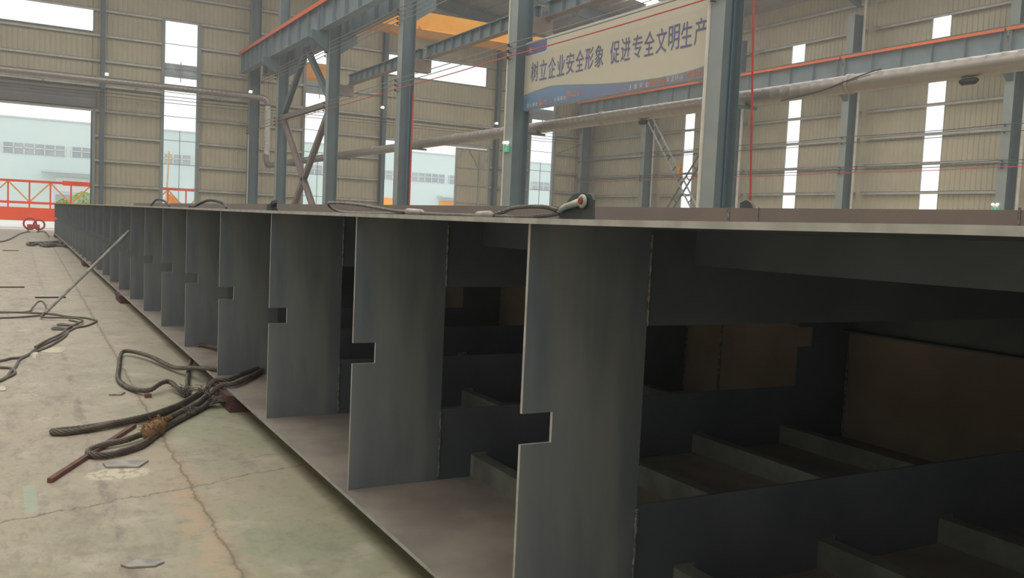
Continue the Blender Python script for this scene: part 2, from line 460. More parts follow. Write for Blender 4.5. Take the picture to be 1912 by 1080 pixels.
# doors
d = MB().box(GX-.16, GX-.02, -4.78, -4.62, 0, 7.3).box(GX-.2, GX-.02, DOOR1[0], DOOR1[1], 7.38, 7.5).build('door_1', 'dark'); tag(d, 'wide open doorway with dark jamb at the left', 'door', kind='structure')
MB().box(GX-.30, GX-.22, DOOR1[0]-.2, DOOR1[1], 7.5, 8.62).build('shade_panel', 'shade_grey', d)  # added grey panel imitating the shade on the wall below the duct
d = MB().box(GX-.3, GX-.1, DOOR2[0], DOOR2[1], 7.2, 7.34).build('door_2', 'girt'); tag(d, 'doorway with half-open corrugated sliding leaf', 'door', kind='structure')
lf = MB(); sheet(lf, 0, GX-.32, -31.9, -29.1, .05, 7.15, inward=-1)
leaf = lf.build('door_leaf', 'sheet', d)
fr = MB()
for u in (-31.86, -29.13): fr.box(GX-.42, GX-.34, u-.04, u+.04, .05, 7.15)
for z in (.1, 1.7, 3.1, 4.4, 5.7, 7.1): fr.box(GX-.40, GX-.35, -31.9, -29.1, z-.03, z+.03)
fr.bar((GX-.44, -31.1, .1), (GX-.44, -31.1, 7.0), .06, .06)
fr.bar((GX-.44, -31.1, 5.7), (GX-.44, -30.2, 7.1), .06, .06).bar((GX-.44, -31.1, 5.7), (GX-.44, -31.85, 6.6), .06, .06)
fr.bar((GX-.44, -29.2, 6.3), (GX-.44, -29.8, 7.1), .06, .06)
fr.build('leaf_frame', 'outd', leaf)

# right long wall with translucent strips
RS = [(19.45, 20.5), (28.64, 29.7), (38.04, 39.07), (47.45, 48.48)]
mb = MB(); wall(mb, 1, WY, BX, GX, roof_z(WY)-.02, [(a, b, .9, 13.17) for a, b in RS], 1)
wr = mb.build('wall_right', 'sheet'); tag(wr, 'long corrugated beige side wall with white light strips', 'wall', kind='structure')
for k in range(10):
    z = 1.28+1.49*k
    for a, b in ((51.2, GX-.3), (42.4, 50.7), (33.7, 42.0), (24.6, 33.2), (15.3, 24.1), (6, 15.0)):
        MB().box(a, b, WY+.04, WY+.24, z-.02, z+.015).box(a, b, WY+.225, WY+.24, z-.15, z).build('girt', 'girt', wr)
for i, (a, b) in enumerate(RS):
    fr = MB()
    for u in (a, b): fr.box(u-.02, u+.02, WY-.03, WY+.03, .9, 13.17)
    fr.box(a, b, WY-.03, WY+.03, 13.14, 13.17)
    w = fr.build('window_%d' % (6+i), 'girt'); tag(w, ['narrow wall light strip beyond the right edge', 'narrow white light strip in the rightmost wall bay', 'narrow white light strip right of the banner-end column', 'narrow white light strip behind the lattice bracing'][i], 'window', kind='structure')
    MB().box(a, b, WY-.006, WY, .9, 13.17).build('pane', 'glass', w)
# left and rear walls, out of the picture; openings shaped for the light they admit
LH = [(-21.0+9.1*k, -17.0+9.1*k, 6.0, 10.5) for k in range(9)]
mb = MB(); wall(mb, 1, LY, BX, GX, roof_z(LY)-.02, LH, -1)
o = mb.build('wall_left', 'sheet'); tag(o, 'corrugated beige side wall with a row of openings added for side light', 'wall', kind='structure')
mb = MB(); wall(mb, 0, BX, WY, LY, roof_z, [(-4, 5, 0, 6.5), (-32, -23, 0, 6.5)], 1)
o = mb.build('wall_back', 'sheet'); tag(o, 'corrugated beige rear gable wall with wide open doorways', 'wall', kind='structure')

# roof
SK = [-16.8+9.1*k for k in range(8)]     # bay centres: a translucent strip in each
mb = MB()
xs = sorted([BX, GX] + [q for x in SK for q in (x-.6, x+.6) if BX < q < GX])
for a, b in zip(xs[:-1], xs[1:]):
    for y0, y1 in ((WY, -14), (-14, LY)):
        for p, q in ((y0, y1),):
            iss = any(abs((a+b)/2-x) < .3 for x in SK)
            segs = [(p, q)]
            if iss: segs = [(p, p+3.8), (q-1.5, q)] if y0 == WY else [(p, p+1.5), (q-3.8, q)]
            for s0, s1 in segs:
                mb.box(a, b, s0, s1, 0, 0)
                n = len(mb.v)
                for i in range(n-8, n):
                    vx, vy, vz = mb.v[i]; mb.v[i] = (vx, vy, roof_z(vy) + (0 if i < n-4 else .06))
ce = mb.build('ceiling', 'roof'); tag(ce, 'dark corrugated roof underside with purlins and rafters', 'ceiling', kind='structure')
for x in SK:
    for y0, y1 in ((WY+3.8, -15.5), (-12.5, LY-3.8)):
        m2 = MB(); a, b = x-.6, x+.6
        if b > GX: continue
        m2.add([(a, y0, roof_z(y0)+.01), (b, y0, roof_z(y0)+.01), (b, y1, roof_z(y1)+.01), (a, y1, roof_z(y1)+.01)], [(0, 3, 2, 1)])
        m2.build('skylight_panel', 'skylight', ce)
for k in range(19):
    y = WY+.2+1.5*k
    MB().box(BX, GX-.1, y-.035, y+.035, roof_z(y)-.2, roof_z(y)-.005).build('purlin', 'roof', ce)
    y = LY-.2-1.5*k
    if y > -13.6: MB().box(BX, GX-.1, y-.035, y+.035, roof_z(y)-.2, roof_z(y)-.005).build('purlin', 'roof', ce)
for X in (59.2, 51.0, 42.3, 33.35, 24.25, 15.1):
    r = MB()
    def rz_(y, dz): return roof_z(y)-.2-dz
    for y0, y1, h0, h1 in ((-40.3, -36.5, 1.5, .8), (-36.5, -18, .8, .8), (-18, -14, .8, 1.3)):
        r.prism([(y0, rz_(y0, 0)), (y1, rz_(y1, 0)), (y1, rz_(y1, h1)), (y0, rz_(y0, h0))], 0, X-.01, X+.01)
        r.prism([(y0, rz_(y0, h0)), (y1, rz_(y1, h1)), (y1, rz_(y1, h1+.03)), (y0, rz_(y0, h0+.03))], 0, X-.16, X+.16)
        r.prism([(y0, rz_(y0, 0)), (y1, rz_(y1, 0)), (y1, rz_(y1, .03)), (y0, rz_(y0, .03))], 0, X-.16, X+.16)
    for y in (-38, -33.5, -29, -24.5, -20):
        r.bar((X, y, rz_(y, .8)), (X-.9, y, roof_z(y)-.12), .05, .05)
    r.build('rafter', 'blue', ce)

# ---------------------------------------------------------------- columns
def h_column(name, label, x, y, depth, width, h, cat='column', corb=(), group=None):
    t = thing(name, label, cat, (x, y, 0), group)
    local(t)
    hd = depth/2
    for s in (1, -1): MB().box(-width/2, width/2, s*hd-.02*s, s*hd, .03, h).build('flange', 'lite' if s == 1 else 'blue', t)  # near flange coloured paler to carry the light falling on that side
    MB().box(-.012, .012, -hd+.02, hd-.02, .03, h).build('web', 'blue', t)
    MB().box(-width/2-.12, width/2+.12, -hd-.12, hd+.12, 0, .03).build('base_plate', 'blue', t)
    for kind in corb:
        if kind in ('near', 'far'):
            s = 1 if kind == 'near' else -1
            MB().prism([(s*hd, 10.44), (s*(hd+.85), 10.44), (s*(hd+.85), 10.05), (s*hd, 9.45)], 0, -.15, .15).build('corbel', 'blue', t)
        if kind == 'low':
            MB().box(-.2, .2, -hd, -hd-.72, 7.5, 8.0).build('corbel', 'primer', t)
        if kind == 'wall':
            MB().prism([(hd, 10.02), (hd+.8, 10.02), (hd+.8, 9.75), (hd, 9.1)], 0, -.15, .15).build('corbel', 'blue', t)
    return t
def insulators(t, x, y, zs, s=1):
    f = None
    for z in zs:
        if f is None:
            m2 = MB().box(x-.02, x+.02, y, y+s*.11, -.05, -.03)
            m2.tube([(x, y+s*.10, -.055), (x, y+s*.10, -.02), (x, y+s*.10, .0), (x, y+s*.10, .02), (x, y+s*.10, .028)], [.05, .03, .05, .03, .045], 8)
            f = m2.build('insulator', 'dark', t); f.location.z = z
        else: part_copy(f, t, (0, 0, z))
HD = .29
ROWX = dict(A=51.45, B=42.4, C=33.3, D=24.2, E=15.08)
rowlab = dict(A='blue-grey steel column at the left foot of the cross bracing',
              B='blue-grey steel column at the right foot of the cross bracing',
              C='blue-grey steel column with red and blue pipes, between bracing and banner',
              D='blue-grey steel column at the left end of the banner, with green exit sign',
              E='large blue-grey steel column at the right end of the banner')
cols = {}
LOWZ, UPZ = (7.08, 6.9, 6.7), (9.85, 9.68, 9.5, 9.32)
for k, x in ROWX.items():
    cols[k] = h_column('steel_column', rowlab[k], x, -13.905, .58, .42, 18.28, corb={'A': ('near', 'far'), 'B': ('near', 'far', 'low'), 'C': ('far', 'low'), 'D': ('far', 'low'), 'E': ('far', 'low')}[k], group='row of crane columns')
    insulators(cols[k], .1, HD, LOWZ)
    if k in 'ABC': insulators(cols[k], .12, HD, UPZ)
gcol = h_column('steel_column', 'dark blue column at the gable where the orange-topped crane beam ends', 58.95, -14.1, .66, .42, 18.28, group='gable columns')
insulators(gcol, -.1, .33, LOWZ)
for y, w, lab in ((-5.2, .24, 'slim blue wind post between the big door and the first strip window'), (-23.3, .3, 'slim blue wind post at the left of the half-open door'), (-32.45, .3, 'slim blue wind post at the right of the half-open door')):
    t = local(thing('wind_post', lab, 'column', (GX-.45, y, 0), 'gable wind posts'))
    h = roof_z(y)-1.1
    for s in (1, -1): MB().box(s*.2, s*.19, -w/2, w/2, .02, h).build('flange', 'blue', t)
    MB().box(-.19, .19, -.01, .01, .02, h).build('web', 'blue', t)
    MB().box(-.22, .19, -.17, .17, 0, .02).build('base_plate', 'blue', t)
WCY = -40.1
wallcols = [(58.9, 'blue corner column where the two walls meet, below the banner'), (50.95, 'blue wall column at the upper end of the lattice ladder bracing'), (42.2, 'blue wall column hidden behind the large banner-end column'), (33.43, 'blue wall column between the two clear white light strips at the right'), (24.34, 'blue wall column at the right edge of the view')]
wc = {}
for x, lab in wallcols:
    t = h_column('steel_column', lab, x, WCY, .8, .46, 13.8, corb=('wall',), group='wall columns'); wc[x] = t
    insulators(t, 0, .4, (7.13, 6.8, 5.5, 5.35, 5.2))

# ---------------------------------------------------------------- crane runway beams
def runway(name, label, x0, x1, yc, z0, z1, fw_, sp, group, orange=True, rail=True, mat='runway', side=1, botmat=None):
    t = local(thing(name, label, 'beam', ((x0+x1)/2, yc, z0), group)); L = (x1-x0)/2; h = z1-z0
    MB().box(-L, L, -.01, .01, .02, h-.02).build('web', mat, t)
    MB().box(-L, L, -fw_/2, fw_/2, h-.025, h).build('top_flange', mat, t)
    MB().box(-L, L, -fw_/2, fw_/2, 0, .025).build('bottom_flange', botmat or mat, t)
    n = max(2, round((x1-x0-.4)/sp)); first = None
    for i in range(n+1):
        u = -L+.2+(2*L-.4)*i/n
        if first is None:
            first = MB().box(-.012, .012, .01, fw_/2-.02, .025, h-.025).box(-.012, .012, -.01, -fw_/2+.02, .025, h-.025).build('stiffener', mat, t); first.location.x = u
        else: part_copy(first, t, (u, 0, 0))
    if rail:
        MB().box(-L, L, -.035, .035, h, h+.03).box(-L, L, -.012, .012, h+.03, h+.10).box(-L, L, -.03, .03, h+.10, h+.14).build('rail', 'rail', t)
    if orange:
        w = orange
        MB().box(-L, L, side*(fw_/2+.0), side*(fw_/2+.05), h-w, h+.02).build('conductor_cover', 'orange', t)
    return t
for x0, x1, lab, sp in ((51.5, 58.75, 'high crane beam with orange edge, short bay beside the gable', 1.15), (42.45, 51.4, 'high crane beam with orange edge, over the cross bracing', 1.68), (33.35, 42.35, 'high crane beam with orange edge, leaving the picture at the top', 1.68)):
    runway('runway_beam', lab, x0, x1, -13.32, 10.46, 11.8, .42, sp, 'high crane beams on the near side of the column row', .17)
for x0, x1, lab, sp in ((51.5, 58.75, 'high crane beam on the far side of the row, short bay beside the gable', 1.15), (42.45, 51.4, 'high crane beam on the far side of the row, behind the cross bracing', 1.68), (33.35, 42.35, 'high crane beam on the far side of the row, in front of the yellow crane', 1.68)):
    runway('runway_beam', lab, x0, x1, -14.72, 10.46, 11.8, .42, sp, 'high crane beams on the far side of the column row', False, botmat='primer')
for x0, x1, lab in ((33.5, 42.2, 'lower bracketed beam from the bracing column to the piped column'), (24.4, 33.1, 'lower bracketed beam in front of the yellow crane, left of the banner'), (15.3, 24.0, 'lower bracketed beam rising above the slogan banner')):
    runway('lower_beam', lab, x0, x1, -14.72, 8.02, 8.5, .3, .75, 'lower beams on the far side of the column row', False, False, botmat='primer')
for x0, x1, lab, sp in ((51.0, 58.6, 'wall crane beam in the short bay beside the corner', 1.05), (42.25, 50.9, 'wall crane beam under the middle of the banner', 1.68), (33.5, 42.15, 'wall crane beam right of the banner-end column', 1.68), (24.4, 33.4, 'wall crane beam in the rightmost full bay', 1.68), (15.2, 24.3, 'wall crane beam cut off by the right edge', 1.68)):
    runway('runway_beam', lab, x0, x1, -39.3, 10.04, 11.4, .4, sp, 'crane beams along the right wall', .12)

# cross bracing in the column row
br = thing('cross_bracing', 'brown-grey channel bracing with inverted V above and X below', 'bracing', (46.9, -13.95, 0))
for a, b in (((47.1, 10.3), (51.1, 7.3)), ((46.9, 10.3), (42.75, 7.25)), ((51.1, 6.95), (42.95, .2)), ((42.75, 6.95), (50.9, .2)), ((51.2, 7.12), (42.65, 7.12))):
    m2 = MB()
    for dy in (.12, -.12): m2.bar((a[0], -13.95+dy, a[1]), (b[0], -13.95+dy, b[1]), .03, .26, (0, 0, 1))
    m2.bar((a[0], -13.95, a[1]), (b[0], -13.95, b[1]), .24, .02, (0, 0, 1))
    m2.build('brace', ('blue' if a[1] > 10 else 'primer'), br)
MB().box(46.5, 47.5, -14.0, -13.9, 10.1, 10.46).build('gusset_plate', 'primer', br)
for x in (42.75, 50.85): MB().box(x, x+.3, -14.1, -13.8, 0, .25).build('foot_plate', 'blue', br)

# lattice bracing on the right wall
for a, b, lab, k in (((50.6, 9.6), (42.6, .0), 'lattice ladder brace descending to the right along the side wall', 0), ((42.6, 9.6), (50.6, .0), 'lattice ladder brace rising to the right along the side wall', 1)):
    t = thing('lattice_brace', lab, 'bracing', (46.6, WCY, 0), 'lattice wall braces')
    y0 = WCY+.22 - .12*k
    A, B = np.array((a[0], 0, a[1])), np.array((b[0], 0, b[1])); d = (B-A)/np.linalg.norm(B-A); nrm = np.array((d[2], 0, -d[0]))
    for s in (-.26, .26):
        p, q = A+nrm*s, B+nrm*s
        if q[2] < .05: q = q + d*(q[2]-.02)/(-d[2])
        MB().bar((p[0], y0, p[2]), (q[0], y0, q[2]), .08, .09, (0, 1, 0)).build('chord', 'outd' if k == 0 else 'blue', t)
    L = np.linalg.norm(B-A)
    for i in range(1, int(L/.95)):
        c = A + d*(i*.95); p, q = c+nrm*.26, c-nrm*.26
        MB().bar((p[0], y0, p[2]), (q[0], y0, q[2]), .05, .06, (0, 1, 0)).build('batten', 'dark', t)
m2 = MB(); c0 = np.array((46.85, WCY+.40, 5.9))
m2.tube([c0+(0, -.08, 0), c0+(0, .08, 0)], .17, 12).box(c0[0]-.10, c0[0]+.10, c0[1]-.07, c0[1]+.07, c0[2]-.5, c0[2]-.1).box(c0[0]-.03, c0[0]+.03, c0[1]-.16, c0[1]+.03, c0[2]+.12, c0[2]+.34)
solo(m2, 'chain_block', 'yellow', 'small yellow chain block hooked on the lattice brace', 'hoist')

# ---------------------------------------------------------------- yellow bridge crane
yc = thing('bridge_crane', 'yellow overhead travelling crane between the column row and the side wall', 'crane', (43, -27, 11.2))
MB().box(42.0, 43.75, -15.2, -38.9, 11.22, 12.1).build('bridge_girder', 'yellow', yc)
MB().box(41.95, 42.0, -15.2, -38.9, 11.2, 11.24).build('girder_lip', 'lamber', yc); MB().box(43.75, 43.8, -15.2, -38.9, 11.18, 11.26).build('girder_lip', 'lamber', yc)
for y in (-18.2, -24.3, -30.4, -36.5): MB().box(41.85, 42.02, y-.06, y+.06, 11.22, 11.36).build('cable_clip', 'yellow', yc)
for y in (-14.72, -39.3):
    zz = 11.94 if y > -20 else 11.54
    MB().box(42.0, 45.4, y-.25, y+.25, zz+.1, zz+.6).build('end_carriage', 'yellow', yc)
    for x in (42.4, 45.0): MB().tube([(x, y-.06, zz+.2), (x, y+.06, zz+.2)], .2, 16).build('wheel', 'dark', yc)
MB().box(42.1, 43.6, -14.96, -15.3, 11.6, 12.5).build('girder_end', 'yellow', yc); MB().box(42.1, 43.6, -38.8, -39.06, 11.6, 12.1).build('girder_end', 'yellow', yc)
MB().box(41.7, 41.98, -15.75, -16.2, 11.6, 12.0).build('control_box', 'outd', yc)
MB().box(41.9, 42.5, -15.3, -17.6, 12.1, 12.22).build('walkway', 'primer', yc)

# yellow box seen in the strip window behind the bracing
yb = thing('service_box', 'yellow box on a bracket in the strip window behind the cross bracing', 'box', (GX+.9, -18.9, 10.75))
MB().box(GX+.4, GX+1.6, -20.6, -17.9, 11.0, 12.0).build('body', 'lamber', yb)
MB().box(GX+.3, GX+1.6, -20.8, -17.2, 10.72, 11.0).build('base_rail', 'yellow', yb)
for y in (-20.8, -17.4): MB().box(GX+.04, GX+.4, y, y+.2, 10.72, 11.0).build('bracket', 'dark', yb)

# ---------------------------------------------------------------- ducts
def spiral(mb, a, b, r, seg=1.0, n=20):
    a, b = np.array(a, float), np.array(b, float); L = np.linalg.norm(b-a); d = (b-a)/L
    pts, rs = [], []; k = int(L/.28)
    for i in range(k+1):
        c = a + d*L*i/k
        for e, rr in ((-.012, r), (0, r*1.02), (.012, r)):
            pts.append(c+d*e); rs.append(rr)
    mb.tube(pts, rs, n)
ex = thing('extraction_duct', 'long spiral steel duct running behind the column row', 'duct', (32, -14.72, 4.66))
PY, PZ, PR = -14.72, 4.66, .18
bounds = [57.2, 48.0, 38.6, 30.2, 27.1, 20.8, 12.3, 2.0]
for i, (a, b) in enumerate(zip(bounds[:-1], bounds[1:])):
    m2 = MB(); spiral(m2, (a-.03, PY, PZ), (b+.03, PY, PZ), PR*(1.0+.012*(i % 2)))
    m2.build('duct_segment', 'duct', ex, True)
for x in bounds[1:-1]:
    m2 = MB(); m2.tube([(x-.05, PY, PZ), (x-.05, PY, PZ), (x+.05, PY, PZ), (x+.05, PY, PZ)], [PR, PR*1.13, PR*1.13, PR], 20); m2.build('collar', 'duct', ex, True)
m2 = MB(); m2.tube([(57.2+.75*math.sin(t), PY, PZ+.75-.75*math.cos(t)) for t in np.linspace(0, math.pi/2, 8)], PR, 16); m2.build('elbow', 'primer', ex, True)
for x in (18.9, 9.75):
    MB().tube([(x-.17, PY+.03, PZ-PR-.05), (x-.12, PY+.03, PZ-PR-.07), (x+.12, PY+.03, PZ-PR-.07), (x+.17, PY+.03, PZ-PR-.05)], [.03, .06, .06, .03], 10).build('outlet_stub', 'dark', ex, True)
for k, x in ROWX.items():
    MB().box(x-.05, x+.05, -14.30, -14.92, PZ-PR-.07, PZ-PR).build('bracket', 'blue', ex)
fx = MB(); pts, rs = [], []
for i in range(58):
    pts.append((57.95, PY-.03, 5.35+i*.055)); rs.append(.20 if i % 2 else .165)
fx.tube(pts, rs, 16)
solo(fx, 'flexible_duct', 'flex', 'pale ribbed flexible duct dropping at the gable from upper duct to lower duct', 'duct', smooth=False)
gd = thing('gable_duct', 'horizontal grey duct running along the gable above the big door', 'duct', (58.2, -5, 9.0))
DX = 57.95
m2 = MB(); spiral(m2, (DX, 6, 8.98), (DX, -8.6, 8.98), .2, n=16); m2.build('duct_segment', 'duct', gd, True)
m2 = MB(); spiral(m2, (DX, -8.6, 8.98), (DX, -14.3, 8.98), .205, n=16); m2.build('duct_segment', 'duct', gd, True)
m2 = MB(); m2.tube([(DX, -14.3-.45*math.sin(t), 8.53+.45*math.cos(t)) for t in np.linspace(0, math.pi/2, 8)], .19, 16); m2.build('elbow', 'duct', gd, True)
for y in (3, -2, -7, -12): MB().box(DX-.03, GX-.2, y-.03, y+.03, 8.74, 8.785).build('bracket', 'girt', gd)

# ---------------------------------------------------------------- pipes and cables
def pipe(name, label, pts, r, mat, cat='pipe', group=None):
    return solo(MB().tube(pts, r, 10), name, mat, label, cat, group, smooth=True)
def vpipe(name, label, x, y, z0, z1, r, mat, cl=True):
    m2 = MB().tube([(x, y, z0), (x, y, z1)], r, 10)
    return solo(m2, name, mat, label, 'pipe', None, smooth=False)
vpipe('downpipe', 'white pipe on the left edge of the large banner-end column', 15.35, -13.62, 0, 13, .05, 'white')
vpipe('conduit', 'thin white conduit on the left edge of the exit-sign column', 24.45, -13.60, 0, 12, .03, 'white')
vpipe('conduit', 'thin white conduit beside the gable column under the duct', 58.55, -13.72, 0, 6.6, .03, 'white')
pipe('red_riser', 'red riser pipe standing right of the banner-end column', [(13.47, -13.5, 0), (14.55, -13.5, 16.4)], .022, 'red')
vpipe('blue_riser', 'blue pipe in the recess of the banner-end column', 15.03, -14.05, .03, 16, .022, 'bluep')
vpipe('red_riser', 'red pipe on the column between bracing and banner', 33.12, -14.18, .03, 6.7, .035, 'red')
vpipe('blue_riser', 'blue pipe beside the red pipe on the column left of the banner', 33.15, -14.04, .03, 7.0, .03, 'bluep')
vpipe('downpipe', 'white wall pipe right of the wall column between light strips', 33.08, -40.3, 0, 9.7, .075, 'white')
vpipe('downpipe', 'white upper wall pipe above the crane beam right of the wall column', 33.03, -40.3, 11.6, 15.4, .075, 'white')
vpipe('downpipe', 'pinkish wall pipe just right of the banner-end column', 41.80, -40.25, 0, 9.8, .09, 'white')
vpipe('downpipe', 'white wall pipe at the right edge of the picture', 23.9, -40.3, 0, 9.7, .085, 'white')
vpipe('conduit', 'thin pale conduit right of the lattice-bracing column', 50.5, -40.3, 0, 9.5, .05, 'white')
vpipe('red_riser', 'thin red wall pipe beyond the white pipe at the right edge', 23.6, -40.6, 0, 5.2, .05, 'red')
def cable(label, pts, r, mat, group, sag=.03):
    P = []
    for a, b in zip(pts[:-1], pts[1:]):
        a, b = np.array(a, float), np.array(b, float)
        for i in range(8):
            t = i/8; P.append(a+(b-a)*t-np.array((0, 0, sag*4*t*(1-t))))
    P.append(np.array(pts[-1], float))
    c = solo(MB().tube(P, r, 6), 'power_cable', mat, label, 'cable', group); return c
xs_ = [58.85, 51.55, 42.5, 33.4, 24.3, 15.18, 6.0]
for z, mt_, lab in zip(LOWZ, ('wirel', 'wirel', 'red'), ('upper grey cable strung along the column row, passing the banner top', 'lower grey cable strung along the column row, passing the banner top', 'red cable strung along the column row across the banner')):
    cable(lab, [(x, -13.51, z+.03) for x in xs_], .016 if mt_ != 'red' else .018, mt_, 'cables strung along the row')
for i, z in enumerate(UPZ):
    cable('grey cable strung high under the orange-edged beam, %s of four' % ('topmost', 'second from top', 'third from top', 'lowest')[i], [(x, -13.51, z+.03) for x in (54.5, 51.55, 42.5, 33.4, 27)], .018, 'wirel', 'cables under the high beam')
wx = [58.8, 50.95, 42.2, 33.43, 24.34, 15.2]
for z, mt_, lab in ((7.13, 'wire', 'thin dark cable along the side wall, highest of five'), (6.8, 'wire', 'thin dark cable along the side wall, second highest'), (5.5, 'wire', 'dark cable along the side wall, just above the red one by two'), (5.35, 'wire', 'dark cable along the side wall, directly above the red one'), (5.2, 'red', 'thin red cable along the side wall')):
    cable(lab, [(x, -39.6, z+.03) for x in wx], .02, mt_, 'cables along the side wall', .06)
for i, (z, mt_) in enumerate(((8.62, 'wire'), (8.42, 'wire'), (8.22, 'primer'))):
    cable('thin cable across the gable below the duct, %s of three' % ('top', 'middle', 'lowest')[i], [(GX-.72, y, z) for y in (4, -5.2, -14, -23.3, -32.4, -40)], .022, mt_, 'cables across the gable')
pipe('stay_wire', 'thin wire slanting over the spiral duct at the right', spline([(11.55, -14.66, 4.86), (11.75, -14.56, 4.80), (12.3, -14.52, 4.68), (13.0, -14.54, 4.55), (14.0, -14.6, 4.48)], .1), .012, 'wire', 'cable')
pipe('stay_wire', 'thin slanting wire between strip window and corner column', [(59.3, -37.9, 7.4), (58.62, -39.66, 8.2)], .02, 'wire', 'cable')

# ---------------------------------------------------------------- exit sign, emergency lamps, boxes
def exit_sign(label, x, y, z, sc=1.0):
    t = local(thing('exit_sign', label, 'sign', (x, y, z))); t.scale = (sc, 1, sc)
    MB().box(-.20, .20, -.02, .03, 0, .28).build('sign_body', 'green', t)
    m2 = MB()                                       # running figure and arrow on the plate
    m2.box(-.03, .02, .03, .034, .10, .19).bar((0, .032, .11), (-.06, .032, .04), .004, .025, (0, 1, 0)).bar((0, .032, .11), (.05, .032, .05), .004, .025, (0, 1, 0)).box(-.02, .02, .03, .034, .20, .235)
    m2.box(.09, .16, .03, .034, .12, .15)
    m2.build('pictogram', 'bright', t)
    for s in (-.11, .11):
        m2 = MB(); m2.tube([(s, -.02, .42), (s, .02, .42), (s, .10, .41)], [.03, .06, .06], 12); m2.build('lamp_head', 'lampw', t)
    MB().box(-.13, .13, -.03, .0, .28, .42).build('battery_case', 'bright', t)
exit_sign('green exit sign with twin lamps on the column left of the banner', 24.24, -13.59, 3.80, .7)
exit_sign('green emergency lamp on the wall column at the right edge', 24.5, -39.68, 3.1)
for (x, y, z), lab in (((59.2, -5.40, 9.5), 'white wall lamp on the wind post above the duct'), ((59.2, -23.07, 9.38), 'white wall lamp on the wind post right of the bracing'), ((59.2, -32.22, 9.15), 'white wall lamp on the wind post left of the exit-sign column'), ((58.6, -13.8, 9.35), 'white wall lamp at the end of the gable duct')):
    m2 = MB().box(x-.06, x+.06, y-.09, y+.09, z-.07, z+.09).box(x, x+.2, y-.09, y+.09, z-.03, z+.03)
    t = solo(m2, 'wall_lamp', 'lampw', lab, 'lamp', 'wall lamps on the gable')
for (x, y, z, w, h), lab in (((24.3, -13.53, 1.35, .5, .72), 'white junction box at the foot of the exit-sign column'), ((51.45, -13.53, 1.5, .4, .6), 'white junction box at the foot of the left bracing column'), ((58.9, -13.68, 1.4, .45, .7), 'white junction box at the foot of the gable column')):
    m2 = MB().box(x-w/2, x+w/2, y-.08, y+.08, z, z+h).box(x-w/2+.03, x+w/2-.03, y+.08, y+.09, z+.03, z+h-.03)
    solo(m2, 'junction_box', 'bright', lab, 'box', 'junction boxes')

# ---------------------------------------------------------------- slogan banner
bx0, bx1, bz0, bz1, bY = 15.32, 24.05, 5.12, 7.16, -14.0
bn = thing('slogan_banner', 'long cream and blue slogan banner with Chinese lettering between two columns', 'banner', ((bx0+bx1)/2, bY, bz0))
MB().box(bx0, bx1, bY-.04, bY, bz0, bz1).build('banner_panel', 'bannerbg', bn)
m2 = MB()
for z in (bz0, bz1): m2.box(bx0, bx1, bY-.10, bY-.04, z-.03, z+.03)
for x in (bx0+.04, 17.5, 19.7, 21.9, bx1-.04): m2.box(x-.03, x+.03, bY-.10, bY-.04, bz0, bz1)
m2.build('banner_frame', 'outd', bn)
top = [(24.05, 5.56), (23.3, 5.63), (22.4, 5.67), (21.3, 5.58), (20.0, 5.45), (18.6, 5.35), (17.2, 5.31), (16.3, 5.34), (15.32, 5.43)]
tp = [tuple(q[:2]) for q in spline([(a, b, 0) for a, b in top], .15)]
MB().prism([(bx0, bz0), (bx1, bz0)] + tp, 1, bY, bY+.004).build('wave_band', 'wave', bn)
m2 = MB()
for a, b in zip(tp[:-1], tp[1:]): m2.bar((a[0], bY+.005, a[1]), (b[0], bY+.005, b[1]), .004, .03, (0, 0, 1))
m2.build('wave_edge', 'lite', bn)
def rnd(x0, x1, z0, z1, r):
    p = []
    for cx, cz, a0 in ((x1-r, z1-r, 0), (x0+r, z1-r, 90), (x0+r, z0+r, 180), (x1-r, z0+r, 270)):
        for k in range(5):
            a = math.radians(a0+22.5*k); p.append((cx+r*math.cos(a), cz+r*math.sin(a)))
    return p
MB().prism(rnd(22.78, 24.04, 6.72, 7.14, .12), 1, bY, bY+.003).build('logo_border', 'inkw', bn)
MB().prism(rnd(22.82, 24.04, 6.76, 7.14, .10), 1, bY+.003, bY+.006).build('logo_field', 'ink', bn)
MB().prism([(23.86, 6.84), (23.66, 6.84), (23.76, 7.02)], 1, bY+.006, bY+.009).build('logo_mark', 'inko', bn)
def chars(s, xc, z0, h, mat, name, w=None):
    """one mesh for a line of lettering, each glyph fitted to its printed cell"""
    ww = w or h*.8; out = MB()
    for ch, x in zip(s, xc):
        cu = bpy.data.curves.new('glyph', 'FONT'); cu.body = ch; cu.size = 1.0; cu.extrude = .006; cu.resolution_u = 3
        t_ = bpy.data.objects.new('glyph', cu); COL.objects.link(t_)
        dg = bpy.context.evaluated_depsgraph_get(); dg.update()
        me = t_.evaluated_get(dg).to_mesh()
        P = np.array([v.co[:] for v in me.vertices]); F = [tuple(p.vertices) for p in me.polygons]
        t_.evaluated_get(dg).to_mesh_clear(); bpy.data.objects.remove(t_)
        if not len(P): continue
        lo, hi = P.min(0), P.max(0)
        X = x + ww/2 - (P[:, 0]-lo[0])/(hi[0]-lo[0])*ww
        Z = z0 + (P[:, 1]-lo[1])/(hi[1]-lo[1])*h
        Y = bY + .009 + P[:, 2]*.4
        out.add(list(zip(X, Y, Z)), F)
    return out.build(name, mat, bn)
big = '树立企业安全形象促进专全文明生产'
bxs = [23.45, 22.95, 22.46, 21.98, 21.50, 21.02, 20.55, 20.08, 19.37, 18.90, 18.41, 17.93, 17.46, 16.99, 16.53, 16.05]
chars(big[:8], bxs[:8], 5.92, .60, 'ink', 'slogan_lettering', .40)
chars(big[8:], bxs[8:], 5.92, .60, 'ink', 'slogan_lettering', .40)
chars('注重安全', [18.62, 18.39, 18.16, 17.93], 5.15, .13, 'inkw', 'small_lettering', .15)
